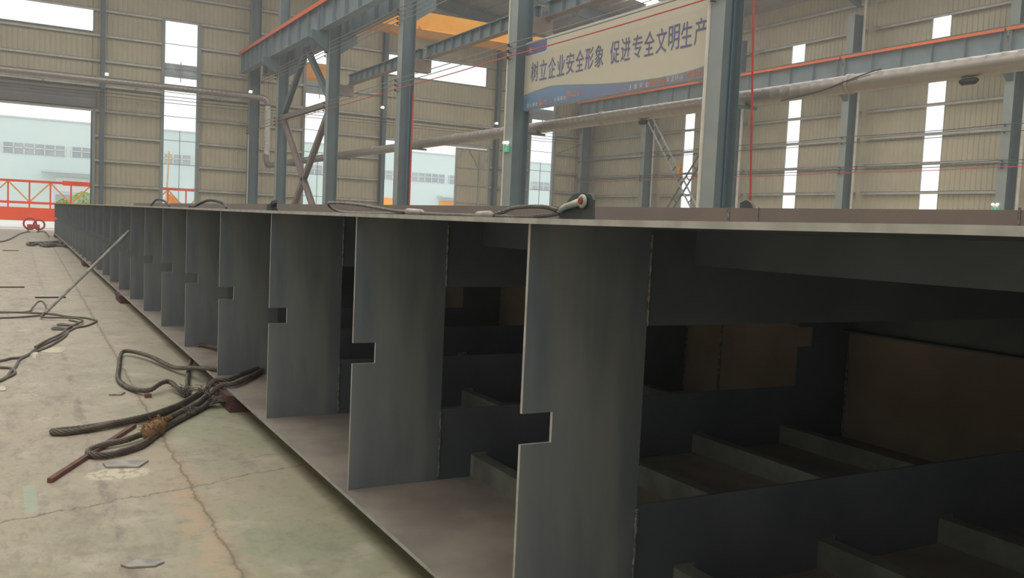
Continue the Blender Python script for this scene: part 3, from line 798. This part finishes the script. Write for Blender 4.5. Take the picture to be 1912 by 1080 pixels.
chars('消除隐患', [17.88-.05-.2*i for i in range(4)], 5.16, .13, 'inko', 'small_lettering', .15)
chars('关注环保', [17.12-.165*i for i in range(4)], 5.17, .13, 'inkw', 'small_lettering', .14)
chars('节能降耗', [16.38-.18*i for i in range(4)], 5.18, .14, 'inko', 'small_lettering', .15)
chars('用心服务', [23.76-.17*i for i in range(4)], 5.17, .12, 'inkw', 'small_lettering', .13)
chars('赢大众', [23.0-.26*i for i in range(3)], 5.16, .19, 'inko', 'small_lettering', .21)
chars('全面服务', [22.2-.17*i for i in range(4)], 5.20, .12, 'inkw', 'small_lettering', .13)
chars('创公信', [21.5-.27*i for i in range(3)], 5.24, .20, 'inko', 'small_lettering', .22)

# ---------------------------------------------------------------- the girder
GY = .015219
gi = local(thing('steel_girder', 'long dark welded steel box girder with open ribbed side lying on blocks', 'girder', (0, 0, 0), rz=-GY))
H = CAM_Z
GX0, GX1 = -1.2, 49.6
PB = H-1.38                        # top of bottom plate
def ztop(x):                       # underside of the top plate, slight camber
    return H + np.interp(x, [-1.2, .9, 1.4, 2.0, 2.6, 6, 11, 18, 50], [.022, .022, .017, .012, .010, .012, .022, .034, .075])
YE, YI, YW = -1.468, -1.968, -5.10
def strip_plate(y0, y1, dz0, dz1, mat_, name, par=gi, n=26):
    m2 = MB(); xs = np.concatenate([np.linspace(GX0, 6, 14), np.linspace(7, GX1, n)])
    for a, b in zip(xs[:-1], xs[1:]):
        k = len(m2.v); m2.box(a, b, y0, y1, 0, 1)
        for q in range(k, k+8):
            vx, vy, vz = m2.v[q]; m2.v[q] = (vx, vy, ztop(vx)+(dz0 if vz < .5 else dz1))
    return m2.build(name, mat_, par)
tpl = strip_plate(-1.448, -6.1, 0, .016, 'steel', 'top_plate')
strip_plate(-1.445, -1.447, -.001, .017, 'edge', 'cut_edge', tpl)
bp = MB().box(GX0, GX1, -1.436, -5.25, PB-.014, PB).build('bottom_plate', 'plate', gi)
MB().box(GX0, GX1, -1.432, -1.437, PB-.014, PB+.001).build('cut_edge', 'edge', bp)
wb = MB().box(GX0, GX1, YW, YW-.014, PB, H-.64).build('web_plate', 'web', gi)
MB().box(GX0, GX1, YW-.001, YW-.014, H-.64, H+.012).build('upper_web_shade', 'steel', wb)  # same web; the darker colour stands in for shade on its upper part
m2 = MB()
xs = np.concatenate([np.linspace(GX0, 6, 14), np.linspace(7, GX1, 26)])
for a, b in zip(xs[:-1], xs[1:]):
    k = len(m2.v); m2.box(a, b, YW, YW-.014, 0, 1)
    for q in range(k, k+8):
        vx, vy, vz = m2.v[q]; m2.v[q] = (vx, vy, ztop(vx)+.016 + (0 if vz < .5 else .20))
m2.build('web_upstand', 'upst', gi)
for x, w, z0, z1 in ((5.53, .03, H+.03, H+.235), (5.53, .025, PB, H-.64), (3.10, .015, H+.03, H+.24), (5.20, .006, H+.03, H+.235)):
    MB().box(x, x+w, YW+.001, YW+.006, z0, z1).build('weld_bead', 'weld', wb)
MB().box(GX0, GX1, YW+.10, YW, H-.632, H-.62).build('web_stiffener', 'steel', wb)
def bead(mb, x, y, z0, z1, r=.006, dash=None):
    z = z0; pts, rs = [], []
    while z < z1:
        pts.append((x+random.uniform(-.0015, .0015), y+random.uniform(-.0015, .0015), z)); rs.append(r*random.uniform(.65, 1.25)); z += .012
    if len(pts) > 1: mb.tube(pts, rs, 6)
T = .014
ZU, ZL, NZ0, NZ1 = H-.345, H-1.0, H-.737, H-.632
SY = (-2.175, -2.95, -3.74, -4.5)
NR = 28
rib0 = dia0 = None
for i in range(-1, NR):
    x = 2.525 + 1.7245*i
    if x > GX1-.05: break
    zt = ztop(x)
    if rib0 is None:
        zt0 = H+.012
        m2 = MB().prism([(YE, PB), (YE, NZ0), (YE-.12, NZ0), (YE-.12, NZ1), (YE, NZ1), (YE, zt0), (YI, zt0), (YI, PB)], 0, 0, T, 0, 1)
        rib = m2.build('rib_plate', ['rib', 'edge'], gi)
        for za, zb in ((PB+.02, ZL-.01), (ZU, zt0-.03)):
            m2 = MB(); bead(m2, -.003, YI, za, zb); m2.build('weld_bead', 'weld', rib)
        # diaphragm: upper band, lower band with mouse holes, inner strip with a notch
        m2 = MB().box(.001, T-.001, YI, YW, ZU, zt0)
        ys = [YI] + [q for y in SY for q in (y+.015, y-.085)] + [YW]
        for a, b in zip(ys[0::2], ys[1::2]): m2.box(.001, T-.001, a, b, PB, PB+.13)
        m2.box(.001, T-.001, YI, YW, PB+.13, ZL)
        m2.prism([(YW, ZL), (-4.60, ZL), (-4.60, NZ0), (-4.735, NZ0), (-4.735, NZ1+.03), (-4.60, NZ1+.03), (-4.60, ZU), (YW, ZU)], 0, .001, T-.001)
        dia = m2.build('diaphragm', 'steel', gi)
        m2 = MB(); bead(m2, -.003, YW+.006, PB+.03, NZ0-.05, .007)
        m2.build('weld_bead', 'weld', dia)
        rib0, dia0 = rib, dia
        rib.location.x = dia.location.x = x
        for q in (rib, dia):
            me = q.data
    else:
        rib, dia = part_copy(rib0, gi, (x, 0, 0)), part_copy(dia0, gi, (x, 0, 0))
    if zt > H+.020:                # ribs grow with the camber
        s_ = (zt-PB)/(zt0-PB)
        for q in (rib, dia): q.scale.z = s_; q.location.z = PB*(1-s_)
for y in SY:
    MB().box(GX0, GX1, y, y-.010, PB, PB+.105).box(GX0, GX1, y, y-.075, PB+.105, PB+.115).build('bottom_stiffener', 'angle', gi)
    strip_plate(y, y-.010, -.125, 0, 'steel', 'top_stiffener')
# lifting lugs welded on the top plate
zt = H+.026
def lug(x0, x1, h, y, name='lifting_lug'):
    w = x1-x0; p = [(x1, zt), (x0, zt), (x0, zt+h*.72)]
    for k in range(9):
        a = math.radians(k*15); p.append((x0+w*.55-w*.55*math.cos(a), zt+h*.55+h*.45*math.sin(a)))
    p += [(x1-.01, zt+h*.94), (x1, zt+.05)]
    return MB().prism(p, 1, y-.03, y+.0).build(name, 'lug', gi)
l1 = MB().prism([(x, H+z) for x, z in ((3.10, .026), (3.104, .125), (3.122, .148), (3.16, .154), (3.225, .153), (3.26, .146), (3.30, .122), (3.335, .085), (3.36, .06), (3.378, .026))], 1, -2.112, -2.10).build('lifting_lug', 'lug', gi)
l2 = lug(5.62, 5.80, .285, -5.45)

def gw(x, y, z):                   # girder frame -> hall frame
    c, s_ = math.cos(GY), math.sin(GY)
    return (c*x + s_*y, -s_*x + c*y, z)

# shackle and sling on the top plate
sh = thing('bow_shackle', 'cream bow shackle with red pin through the near lifting lug', 'shackle', gw(3.2, -2.05, H+.03))
pin = np.array(gw(3.165, -2.106, H+.1172))
ydir = np.array((math.sin(GY), math.cos(GY), 0)); xdir = np.array((math.cos(GY), -math.sin(GY), 0))
MB().tube([pin-ydir*.03, pin+ydir*.028], .013, 14).build('pin', 'dark', sh, True)
MB().tube([pin+ydir*.028, pin+ydir*.034], .0125, 16).build('pin_head', 'red', sh)
for s in (1, -1):
    e = pin + ydir*(.019 if s == 1 else -.021)
    m2 = MB(); ring = [e+(xdir*math.cos(a)+np.array((0, 0, 1))*math.sin(a))*.0205 for a in np.linspace(0, 2*math.pi, 17)[:-1]]
    m2.tube(ring, .0095, 10, True)
    m2.build('bow_eye', 'shackle', sh, True)
m2 = MB(); ctr = pin - ydir*.015
side = lambda s: ctr + ydir*.05*s
bow = spline([pin+ydir*.020+xdir*.022+np.array((0, 0, -.003)), pin+ydir*.024+xdir*.07+np.array((0, 0, -.014)), pin+ydir*.024+xdir*.13+np.array((0, 0, -.026)), pin+ydir*.012+xdir*.175+np.array((0, 0, -.037)), pin-ydir*.006+xdir*.192+np.array((0, 0, -.044)), pin-ydir*.022+xdir*.175+np.array((0, 0, -.044)), pin-ydir*.030+xdir*.13+np.array((0, 0, -.034)), pin-ydir*.028+xdir*.07+np.array((0, 0, -.018)), pin-ydir*.022+xdir*.022+np.array((0, 0, -.003))], .012)
m2.tube(bow, [.0165-.004*math.sin(math.pi*i/(len(bow)-1)) for i in range(len(bow))], 12); m2.build('bow', 'shackle', sh, True)
sl = thing('wire_rope_sling', 'thin wire rope sling with pressed ferrules hooked to the cream shackle', 'sling', gw(4.6, -1.9, H+.03), 'wire rope slings')
Z0 = H+.028
def gz_(p): return [gw(x, y, z) for x, y, z in p]
m2 = MB()
rope(m2, gz_([(3.37, -2.09, H+.078), (3.43, -2.05, H+.092), (3.56, -1.99, H+.085), (3.62, -1.95, H+.062), (3.66, -1.92, H+.045), (3.75, -1.9, Z0+.012), (3.95, -1.9, Z0+.013), (4.2, -1.9, Z0+.014), (4.46, -1.9, H+.046), (4.62, -1.9, H+.052), (4.85, -1.9, H+.056), (5.1, -1.9, H+.07), (5.5, -1.9, H+.092), (5.95, -1.9, H+.104), (6.12, -1.9, H+.10), (6.17, -1.93, H+.075), (6.12, -1.97, H+.05), (5.9, -1.98, Z0+.012), (5.3, -1.96, Z0+.012), (4.75, -1.92, Z0+.014)]), .0105, .012, ns=4)
rope(m2, gz_([(3.36, -2.12, H+.07), (3.40, -2.07, H+.056), (3.5, -2.0, Z0+.014), (3.6, -1.94, Z0+.012), (3.72, -1.905, Z0+.012)]), .0105, .012, ns=4)
m2.build('rope', 'ropet', sl, True)
for (a, b) in (((4.44, H+.047), (4.66, H+.053)), ((3.64, H+.046), (3.78, H+.042))):
    m2 = MB(); A, B = np.array(gw(a[0], -1.9, a[1])), np.array(gw(b[0], -1.9, b[1]))
    m2.tube([A, A+(B-A)*.08, A+(B-A)*.92, B], [.014, .020, .020, .014], 12); m2.build('ferrule', 'ferrule', sl, True)
for (x, y, lab, r_) in ((9.4, -2.3, 'small dark clamp standing on the girder top, left of two', .05), (8.9, -2.2, 'small dark clamp standing on the girder top, right of two', .05)):
    z_ = ztop(x)+.016; m2 = MB().box(-.06, .06, -.03, .03, 0, .03).box(-.02, .06, -.03, .03, .03, .075).bar((-.01, 0, .06), (-.09, 0, .10), .03, .03)
    p = gw(x, y, z_); m2.v = [(a+p[0], b+p[1], c+p[2]) for a, b, c in m2.v]
    solo(m2, 'plate_clamp', 'dark', lab, 'clamp', 'clamps on the girder')
for pts, lab in (([(14.5, -2.0, 0), (15.5, -2.05, .09), (16.8, -2.1, .11), (18, -2.15, 0)], 'dark cable arched on the girder top near its far end'), ([(11.2, -2.2, 0), (11.7, -2.25, .07), (12.4, -2.2, .10), (12.8, -2.1, .02), (12.0, -1.9, .0)], 'dark cable coil on the girder top in front of the strip window')):
    P = gz_([(x, y, ztop(x)+.03+z) for x, y, z in pts]); solo(MB().tube(spline(P, .08), .018, 6), 'cable', 'wire', lab, 'cable', 'cables on the girder')

# support blocks under the girder
for k, (x, L, lab) in enumerate(((7.15, .62, 'dark red support block under the girder beside the big wire rope sling'), (15.7, .8, 'dark red support block under the girder behind the leaning pole'), (25.2, .9, 'dark support block under the girder, third from the camera'), (36.2, 1.2, 'dark support block under the girder next to the far rope heap'), (47.0, 1.2, 'dark support block under the far end of the girder'))):
    b_ = local(thing('support_block', lab, 'block', gw(x, -2.0, 0), 'support blocks', rz=-GY))
    hh = PB-.014
    MB().box(-L/2, L/2, -.75, .60, 0, hh*.55).build('lower_timber', 'block', b_)
    MB().box(-L/2+.03, L/2-.02, -.7, .615, hh*.55, hh).build('upper_timber', 'block', b_)

# ---------------------------------------------------------------- wire rope slings on the floor
R1_ = .022
s1 = thing('wire_rope_sling', 'thick wire rope sling with a wide open loop trailing off the bottom plate', 'sling', (8.3, -1.2, 0), 'wire rope slings')
m2 = MB(); zf = R1_+.002
rope(m2, [(7.90, -2.0, PB+.03), (7.80, -1.78, PB+.03), (7.86, -1.60, PB+.028), (8.35, -1.50, .10), (8.75, -1.40, zf+.02), (9.36, -1.29, zf+.03), (9.72, -1.18, zf+.03), (9.84, -1.09, zf+.02), (9.58, -1.03, zf), (8.93, -.95, zf), (8.32, -.885, zf), (7.9, -.93, zf), (7.66, -1.04, zf+.02), (7.78, -1.15, zf+.05), (7.84, -1.23, zf+.05), (7.62, -1.27, zf+.02), (7.45, -1.30, zf)], R1_, .03)
rope(m2, [(8.95, -2.1, PB+.03), (8.98, -1.88, PB+.04), (9.35, -1.76, PB+.02), (9.25, -1.69, .10), (8.75, -1.55, zf+.03), (8.26, -1.45, zf), (7.8, -1.37, zf), (7.5, -1.33, zf)], R1_, .03)
m2.build('rope', 'rope', s1, True)
m2 = MB()
C1 = rope(m2, [(7.75, -1.98, PB+.045), (7.45, -1.74, PB+.04), (7.30, -1.60, PB+.03), (7.42, -1.52, .15), (7.38, -1.42, .06), (7.13, -1.22, zf), (6.80, -.96, zf), (6.66, -.74, zf), (6.545, -.49, zf), (6.51, -.33, zf), (6.49, -.285, zf)], R1_*1.05, .03)
rope(m2, [(7.36, -1.38, .055), (7.08, -1.20, zf+.015), (6.74, -.95, zf+.02), (6.60, -.73, zf+.012), (6.485, -.49, zf), (6.45, -.34, zf), (6.49, -.285, zf)], R1_*1.05, .03)
m2.build('doubled_rope', 'rope', s1, True)
def tuft(mb, c, n, L, r, spread=1.0, dirv=(0, 0, 0)):
    for _ in range(n):
        d = np.array([random.gauss(0, 1), random.gauss(0, 1), abs(random.gauss(0, .5))])*spread + np.array(dirv); d /= np.linalg.norm(d)
        a = np.array(c)+np.array([random.gauss(0, .03), random.gauss(0, .02), random.uniform(0, .03)])
        b = a+d*L*random.uniform(.4, 1); m = (a+b)/2+np.array([random.gauss(0, .012), random.gauss(0, .012), random.uniform(0, .02)])
        for q in (a, m, b): q[2] = max(q[2], .006)
        mb.tube([a, m, b], [r, r, r*.5], 4)
m2 = MB(); tuft(m2, (7.47, -1.30, .03), 46, .14, .0035); m2.build('frayed_wires', 'ropet', s1); m2 = MB(); tuft(m2, (7.35, -1.42, .06), 30, .13, .004)
m2.build('frayed_wires', 'ropet', s1)
s2 = thing('wire_rope_sling', 'thick wire rope sling with narrow eye and rust-brown binding near the camera', 'sling', (6.6, -1.0, 0), 'wire rope slings')
m2 = MB(); zf2 = zf
rope(m2, [(8.05, -2.25, PB+.03), (7.70, -1.98, PB+.03), (7.35, -1.78, PB+.03), (7.10, -1.60, PB+.028), (7.14, -1.52, .158), (7.20, -1.44, .08), (7.05, -1.36, zf2), (6.76, -1.18, zf2), (6.38, -.98, zf2), (6.12, -.86, zf2), (5.93, -.76, zf2), (5.80, -.62, zf2), (5.765, -.53, zf2), (5.80, -.475, zf2), (5.90, -.465, zf2), (6.00, -.55, zf2+.005), (6.08, -.70, zf2+.01), (6.22, -.85, zf2+.02)], R1_*1.02, .025)
rope(m2, [(7.16, -1.40, .075), (6.98, -1.30, .05), (6.70, -1.12, .05), (6.40, -.96, .055), (6.2, -.86, .04)], R1_*1.05, .025)
rope(m2, [(7.12, -1.44, .05), (6.9, -1.30, zf2), (6.65, -1.14, zf2), (6.42, -1.00, zf2), (6.28, -.90, zf2+.01)], R1_*.9, .025)
m2.build('rope', 'rope', s2, True)
m2 = MB(); tuft(m2, (7.05, -1.42, .03), 40, .15, .004, .6, (.0, -1.0, 0)); m2.build('frayed_wires', 'rope', s2); m2 = MB(); tuft(m2, (6.75, -1.2, .03), 20, .08, .003)
m2.build('frayed_wires', 'rope', s2)
m2 = MB(); A, B = np.array((6.42, -.97, .045)), np.array((6.10, -.82, .04))
pts, rs = [], []
for k in range(15):
    t = k/14; pts.append(A+(B-A)*t+np.array((random.gauss(0, .006), random.gauss(0, .006), .008))); rs.append((.030+.026*math.sin(math.pi*t))*random.uniform(.85, 1.12))
m2.tube(pts, rs, 12)
for k in range(9):
    c = A+(B-A)*random.uniform(.05, .95); tuft(m2, c+np.array((0, 0, .01)), 14, .075, .0035)
m2.build('binding', 'burlap', s2, True)

# ---------------------------------------------------------------- welding cables and other things on the floor
rc = .013
def fc(pts, step=.05): return spline([(x, y, z) for x, y, z in pts], step)
def f2(pts, z=rc): return [(x, y, z) for x, y in pts]
wcb = thing('welding_cable', 'bundle of dark welding cables snaking over the floor past the leaning pole', 'cable', (11.5, -.5, 0))
for nm, pts in (('cable', f2([(14.1, .9), (14.06, .03), (13.95, -.27), (13.82, -.49), (13.66, -.64), (13.38, -.79), (13.22, -.97), (12.99, -1.06), (12.80, -1.08), (12.34, -.93), (12.16, -.80), (11.87, -.71), (11.34, -.59), (11.06, -.50), (10.51, -.33), (9.97, -.22), (9.73, -.15), (9.31, -.11), (9.04, -.07), (8.6, .01), (7.9, .35)])),
                ('cable', f2([(13.3, .8), (13.32, .02), (13.43, -.26), (13.60, -.47), (13.75, -.50)]) + [(14.2, -.55, .03), (14.55, -.52, .10), (14.70, -.46, .09), (14.45, -.38, .03), (14.03, -.28, rc), (13.99, .2, rc)]),
                ('cable', f2([(13.75, -.5), (13.53, -.48), (13.17, -.46), (13.1, -.66), (13.04, -.80), (12.97, -.86), (12.70, -.91), (12.32, -.80), (12.0, -.70), (11.4, -.585), (10.9, -.43), (10.4, -.30)], rc*2.6)),
                ('cable', f2([(12.97, -.77), (12.72, -.86), (12.42, -.78), (12.56, -.64), (12.43, -.61), (12.38, -.76), (12.09, -.70), (12.19, -.56), (12.05, -.54), (12.0, -.68), (12.2, -.75)], rc)),
                ('cable', f2([(11.9, -.70), (11.3, -.62), (10.70, -.47), (10.42, -.38), (10.16, -.28), (9.85, -.16), (9.81, -.07), (9.67, .02), (9.3, .5)], rc*1.0)),
                ('cable', f2([(9.6, .5), (9.29, .02), (9.24, -.06), (9.15, -.09), (8.93, -.10), (8.74, -.04), (8.5, .06), (8.2, .4)], rc)),):
    MB().tube(fc(pts), rc, 8).build(nm, 'cable', wcb, True)
m2 = MB().tube([(13.78, -.515, .022), gw(14.545, -1.435, H-.345)], .022, 12)
solo(m2, 'leaning_pole', 'scrap', 'long grey steel pole leaning from the floor cables against the girder', 'pole')
def plate(name, label, poly, t, mat, group=None, z0=.002, cat='offcut'):
    return solo(MB().prism(poly[::-1] if False else poly, 2, z0, z0+t), name, mat, label, cat, group)
plate('steel_offcut', 'narrow grey steel offcut with pointed ends, nearest the camera', [(3.98, -.44), (4.015, -.51), (3.985, -.60), (3.945, -.61), (3.915, -.57), (3.94, -.47)], .007, 'scrap', 'floor offcuts')
plate('steel_offcut', 'grey pointed steel offcut beside the pale plaster patch', [(5.65, -.52), (5.68, -.59), (5.62, -.77), (5.50, -.70), (5.56, -.53)], .009, 'scrap', 'floor offcuts')
plate('steel_offcut', 'small grey offcut inside the wide rope loop', [(7.74, -.75), (7.83, -.87), (7.80, -.88), (7.72, -.84)], .012, 'scrap', 'floor offcuts')
solo(MB().box(7.56, 7.60, -1.05, -1.0, .001, .032), 'rusty_nut', 'redbar', 'small rusty cube lying under the wide rope loop', 'nut')
solo(MB().bar((5.36, -.23, .014), (6.55, -.80, .014), .03, .024), 'rusty_bar', 'redbar', 'rusty red flat bar lying under the narrow rope eye', 'bar')
def scrap_paper(name, label, poly, lift, group=None):
    c = np.mean(np.array(poly), 0); m2 = MB(); n = len(poly); vs_ = []
    for r_, z in ((1, .003), (.55, lift)):
        vs_ += [(c[0]+(p[0]-c[0])*r_, c[1]+(p[1]-c[1])*r_, z) for p in poly]
    vs_.append((c[0], c[1], lift*.6)); fs = [(i, (i+1) % n, n+(i+1) % n, n+i) for i in range(n)] + [(n+i, n+(i+1) % n, 2*n) for i in range(n)]
    m2.add(vs_, fs); m2.add([(p[0], p[1], .001) for p in poly], [tuple(range(n-1, -1, -1))])
    m2.add([(p[0], p[1], .001) for p in poly]+[(p[0], p[1], .003) for p in poly], [(i, (i+1) % n, n+(i+1) % n, n+i) for i in range(n)])
    return solo(m2, name, 'cream', label, 'scrap', group)
scrap_paper('paper_scrap', 'long cream paper scrap beside the cable bundle', [(10.28, -.34), (10.51, -.44), (10.58, -.57), (10.44, -.60), (10.17, -.53), (10.16, -.42)], .02, 'paper scraps')
scrap_paper('paper_scrap', 'small cream paper scrap touching the cable bundle', [(10.03, -.24), (10.15, -.29), (10.11, -.34), (9.94, -.33), (9.82, -.29), (9.86, -.26)], .03, 'paper scraps')
plate('card_scrap', 'pale card scrap at the left picture edge', [(8.36, .06), (8.35, -.02), (8.21, -.03), (8.16, -.02), (8.18, .06)], .006, 'cream', None, cat='scrap')
for x0, x1, y, lab in ((18.2, 18.26, -.1, 'thin dark rod at the left edge beyond the cables'), (32.4, 32.5, -.2, 'thin dark rod on the floor before the far rope heap'), (16.2, 16.25, -.66, 'short dark rod beyond the leaning pole')):
    solo(MB().bar(((x0+x1)/2, y+.2, .012), (x1, y-.25, .012), .03, .02), 'steel_rod', 'dark', lab, 'rod', 'floor rods')
# red cart and hose at the doorway, rope heap beside the girder
ct = thing('hose_cart', 'small red cart with two ring reels by the open door', 'cart', (54.6, -1.55, 0))
m2 = MB()
for y, r_, zc in ((-1.28, .30, .46), (-1.72, .26, .42)): 
    m2 = MB().tube([(54.5, y+r_*math.cos(a), zc+r_*math.sin(a)) for a in np.linspace(0, 2*math.pi, 19)[:-1]], .05, 8, True)
    m2.build('ring_reel', 'red', ct, True)
MB().box(54.4, 54.9, -1.75, -1.15, .22, .42).build('body', 'red', ct)
for y in (-1.2, -1.7): MB().box(54.4, 54.9, y-.03, y+.03, 0, .22).build('stand', 'redbar', ct)
solo(MB().tube(fc(f2([(39.1, .5), (39.1, .08), (41.7, -.22), (46, -.5), (50.2, -.76), (53.9, -1.15), (54.3, -1.3)], .03), .3), .03, 6), 'hose', 'cable', 'dark hose running from the red cart to the left edge', 'hose', smooth=True)
solo(MB().tube(fc([(54.3, -1.6, .05), (54.8, -1.95, .05), (52.5, -2.0, .05), (50.6, -1.98, .03), (47, -1.9, .03)], .3), .03, 6), 'hose', 'cable', 'dark hose running from the red cart to the girder end', 'hose', smooth=True)
m2 = MB()
for pts in ([(38.2, -2.0), (37.6, -1.7), (37.6, -1.16), (36.3, -.94), (36.9, -.80), (37.9, -.85), (38.6, -1.2), (39.3, -1.6), (40.2, -1.95)], [(36.0, -2.0), (36.4, -1.7), (35.5, -1.35), (36.9, -1.2), (38.4, -1.5), (39.6, -1.9), (39.0, -2.1)], [(37.0, -1.9), (38.6, -1.4), (37.9, -1.1), (37.0, -1.35), (37.4, -1.85)]):
    m2.tube(fc(f2(pts, .05), .15), .05, 6)
solo(m2, 'rope_heap', 'rope', 'dark heap of wire rope on the floor near the far end of the girder', 'sling', 'wire rope slings', smooth=True)

# ---------------------------------------------------------------- outside the doors
ob = thing('workshop_building', 'pale cyan workshop building across the yard', 'building', (104, -15, -.05))
MB().box(100, 120, -70, 40, -.05, 9.85).build('wall', 'outb', ob)
MB().box(99.9, 120.2, -70.2, 40.2, 9.85, 10.0).build('roof_edge', 'fade', ob)
m2 = MB(); f_ = MB()
for k in range(18):
    y = 36-6*k; m2 = MB().box(99.92, 100.02, y-5.4, y, 6.42, 7.42); w_ = m2.build('window', 'outw', ob)
    f_ = MB()
    for q in range(7): f_.box(99.86, 99.93, y-.9*q-.04, y-.9*q+.04, 6.42, 7.42)
    f_.box(99.86, 99.93, y-5.4, y, 6.95, 7.02); f_.build('window_frame', 'bright', w_)
MB().box(98.4, 100, -3.3, -13.0, 4.75, 4.95).build('canopy', 'fade', ob)
MB().box(99.9, 100.05, -4.6, -12.4, -.05, 2.6).build('gate', 'outd', ob)
MB().box(99.9, 100.05, -4.6, -12.4, 2.9, 4.3).build('window', 'bright', ob)
MB().box(98.4, 100, -46.5, -55.0, 4.6, 4.8).build('canopy', 'fade', ob)
MB().box(99.9, 100.05, -46.8, -54.0, -.05, 4.2).build('gate', 'lamber', ob)
MB().box(99.9, 100.05, -37.5, -41.0, -.05, 4.2).build('gate', 'lamber', ob)
ot = thing('orange_girder', 'bright orange crane girder with lattice railing lying outside the big door', 'girder', (66.4, -7.5, -.05))
MB().box(66.0, 67.0, 6, -21.5, .42, 1.28).build('box_beam', 'signal', ot)
for y in (4, -6, -16): MB().box(66.1, 66.9, y-.4, y+.4, -.05, .42).build('trestle', 'dark', ot)
for z, h in ((3.0, .16), (1.6, .16)):
    MB().box(66.3, 66.42, 6, -12.5, z-h/2, z+h/2).build('rail_chord', 'signal', ot)
MB().box(66.28, 66.44, -3.45, -5.4, 2.85, 3.15).build('splice', 'signal', ot)
for y in np.arange(5.8, -12.6, -1.22): MB().box(66.32, 66.40, y-.05, y+.05, 1.28, 3.0).build('rail_post', 'signal', ot)
y = 5.8
while y > -11.5:
    MB().bar((66.36, y, 1.65), (66.36, y-1.22, 2.95), .09, .09).build('rail_brace', 'lamber', ot); MB().bar((66.36, y-1.22, 2.95), (66.36, y-2.44, 1.65), .09, .09).build('rail_brace', 'lamber', ot); y -= 2.44
MB().tube([(66.0, -21.4, .85), (66.0, -21.8, .85)], .1, 8).build('pin', 'signal', ot)
ot2 = thing('tower_crane_boom', 'slanted amber crane boom outside the first strip window', 'crane', (72, -11, -.05))
MB().bar((72, -10.75, .5), (72, -10.95, 6.0), .12, .12).build('boom', 'pale', ot2)
MB().box(71.6, 72.6, -13.6, -9.8, -.05, .6).build('carrier', 'signal', ot2)
MB().bar((72.5, -13.5, .5), (72.4, -10.9, 2.6), .5, .5).build('cylinder_arm', 'lamber', ot2)
def bush(label, x, y, r, h):
    b_ = thing('bush', label, 'bush', (x, y, -.05), 'bushes in the yard')
    m2 = MB()
    for _ in range(900):
        a, t = random.uniform(0, 2*math.pi), random.uniform(-1, 1); rr = r*math.sqrt(1-t*t)*random.uniform(.7, 1)
        c = np.array((x+rr*math.cos(a), y+rr*math.sin(a), h*.55+h*.48*t)); u = np.random.normal(size=3); u /= np.linalg.norm(u); v = np.cross(u, (.3, .5, .8)); v /= np.linalg.norm(v)
        s_ = .13
        m2.add([c-u*s_, c+v*s_*.5, c+u*s_, c-v*s_*.5], [(0, 1, 2, 3)])
    m2.build('foliage', 'leaf', b_)
    m2 = MB()
    for k in range(5): m2.tube([(x, y, -.05), (x+.3*math.cos(k*1.3), y+.3*math.sin(k*1.3), h*.8)], [.06, .02], 6)
    m2.build('stem', 'bark', b_)
np.random.seed(3)
bush('yellow-green bush behind the lattice railing, at the door jamb', 80, -5.7, 1.1, 2.6)
bush('yellow-green bush behind the lattice railing, nearer the middle of the door', 82, -4.4, .8, 2.0)
bush('pale green bush seen in the right doorway beside the piped column', 88, -40.5, .9, 2.2)

# ---------------------------------------------------------------- dusty haze of the hall
hm = bpy.data.materials.new('dusty_haze'); hm.use_nodes = True
hm.node_tree.nodes.remove(hm.node_tree.nodes['Principled BSDF'])
hv = N(hm.node_tree, 'ShaderNodeVolumeScatter'); hv.inputs['Color'].default_value = (.93, .96, 1, 1); hv.inputs['Density'].default_value = .0022; hv.inputs['Anisotropy'].default_value = .35
hm.node_tree.links.new(hv.outputs[0], hm.node_tree.nodes['Material Output'].inputs['Volume'])
hz = MB().box(BX-.4, GX+.02, WY-.4, LY+.4, -.2, 20.4).build('haze', hm); tag(hz, 'thin dusty haze filling the hall', 'haze', kind='stuff')
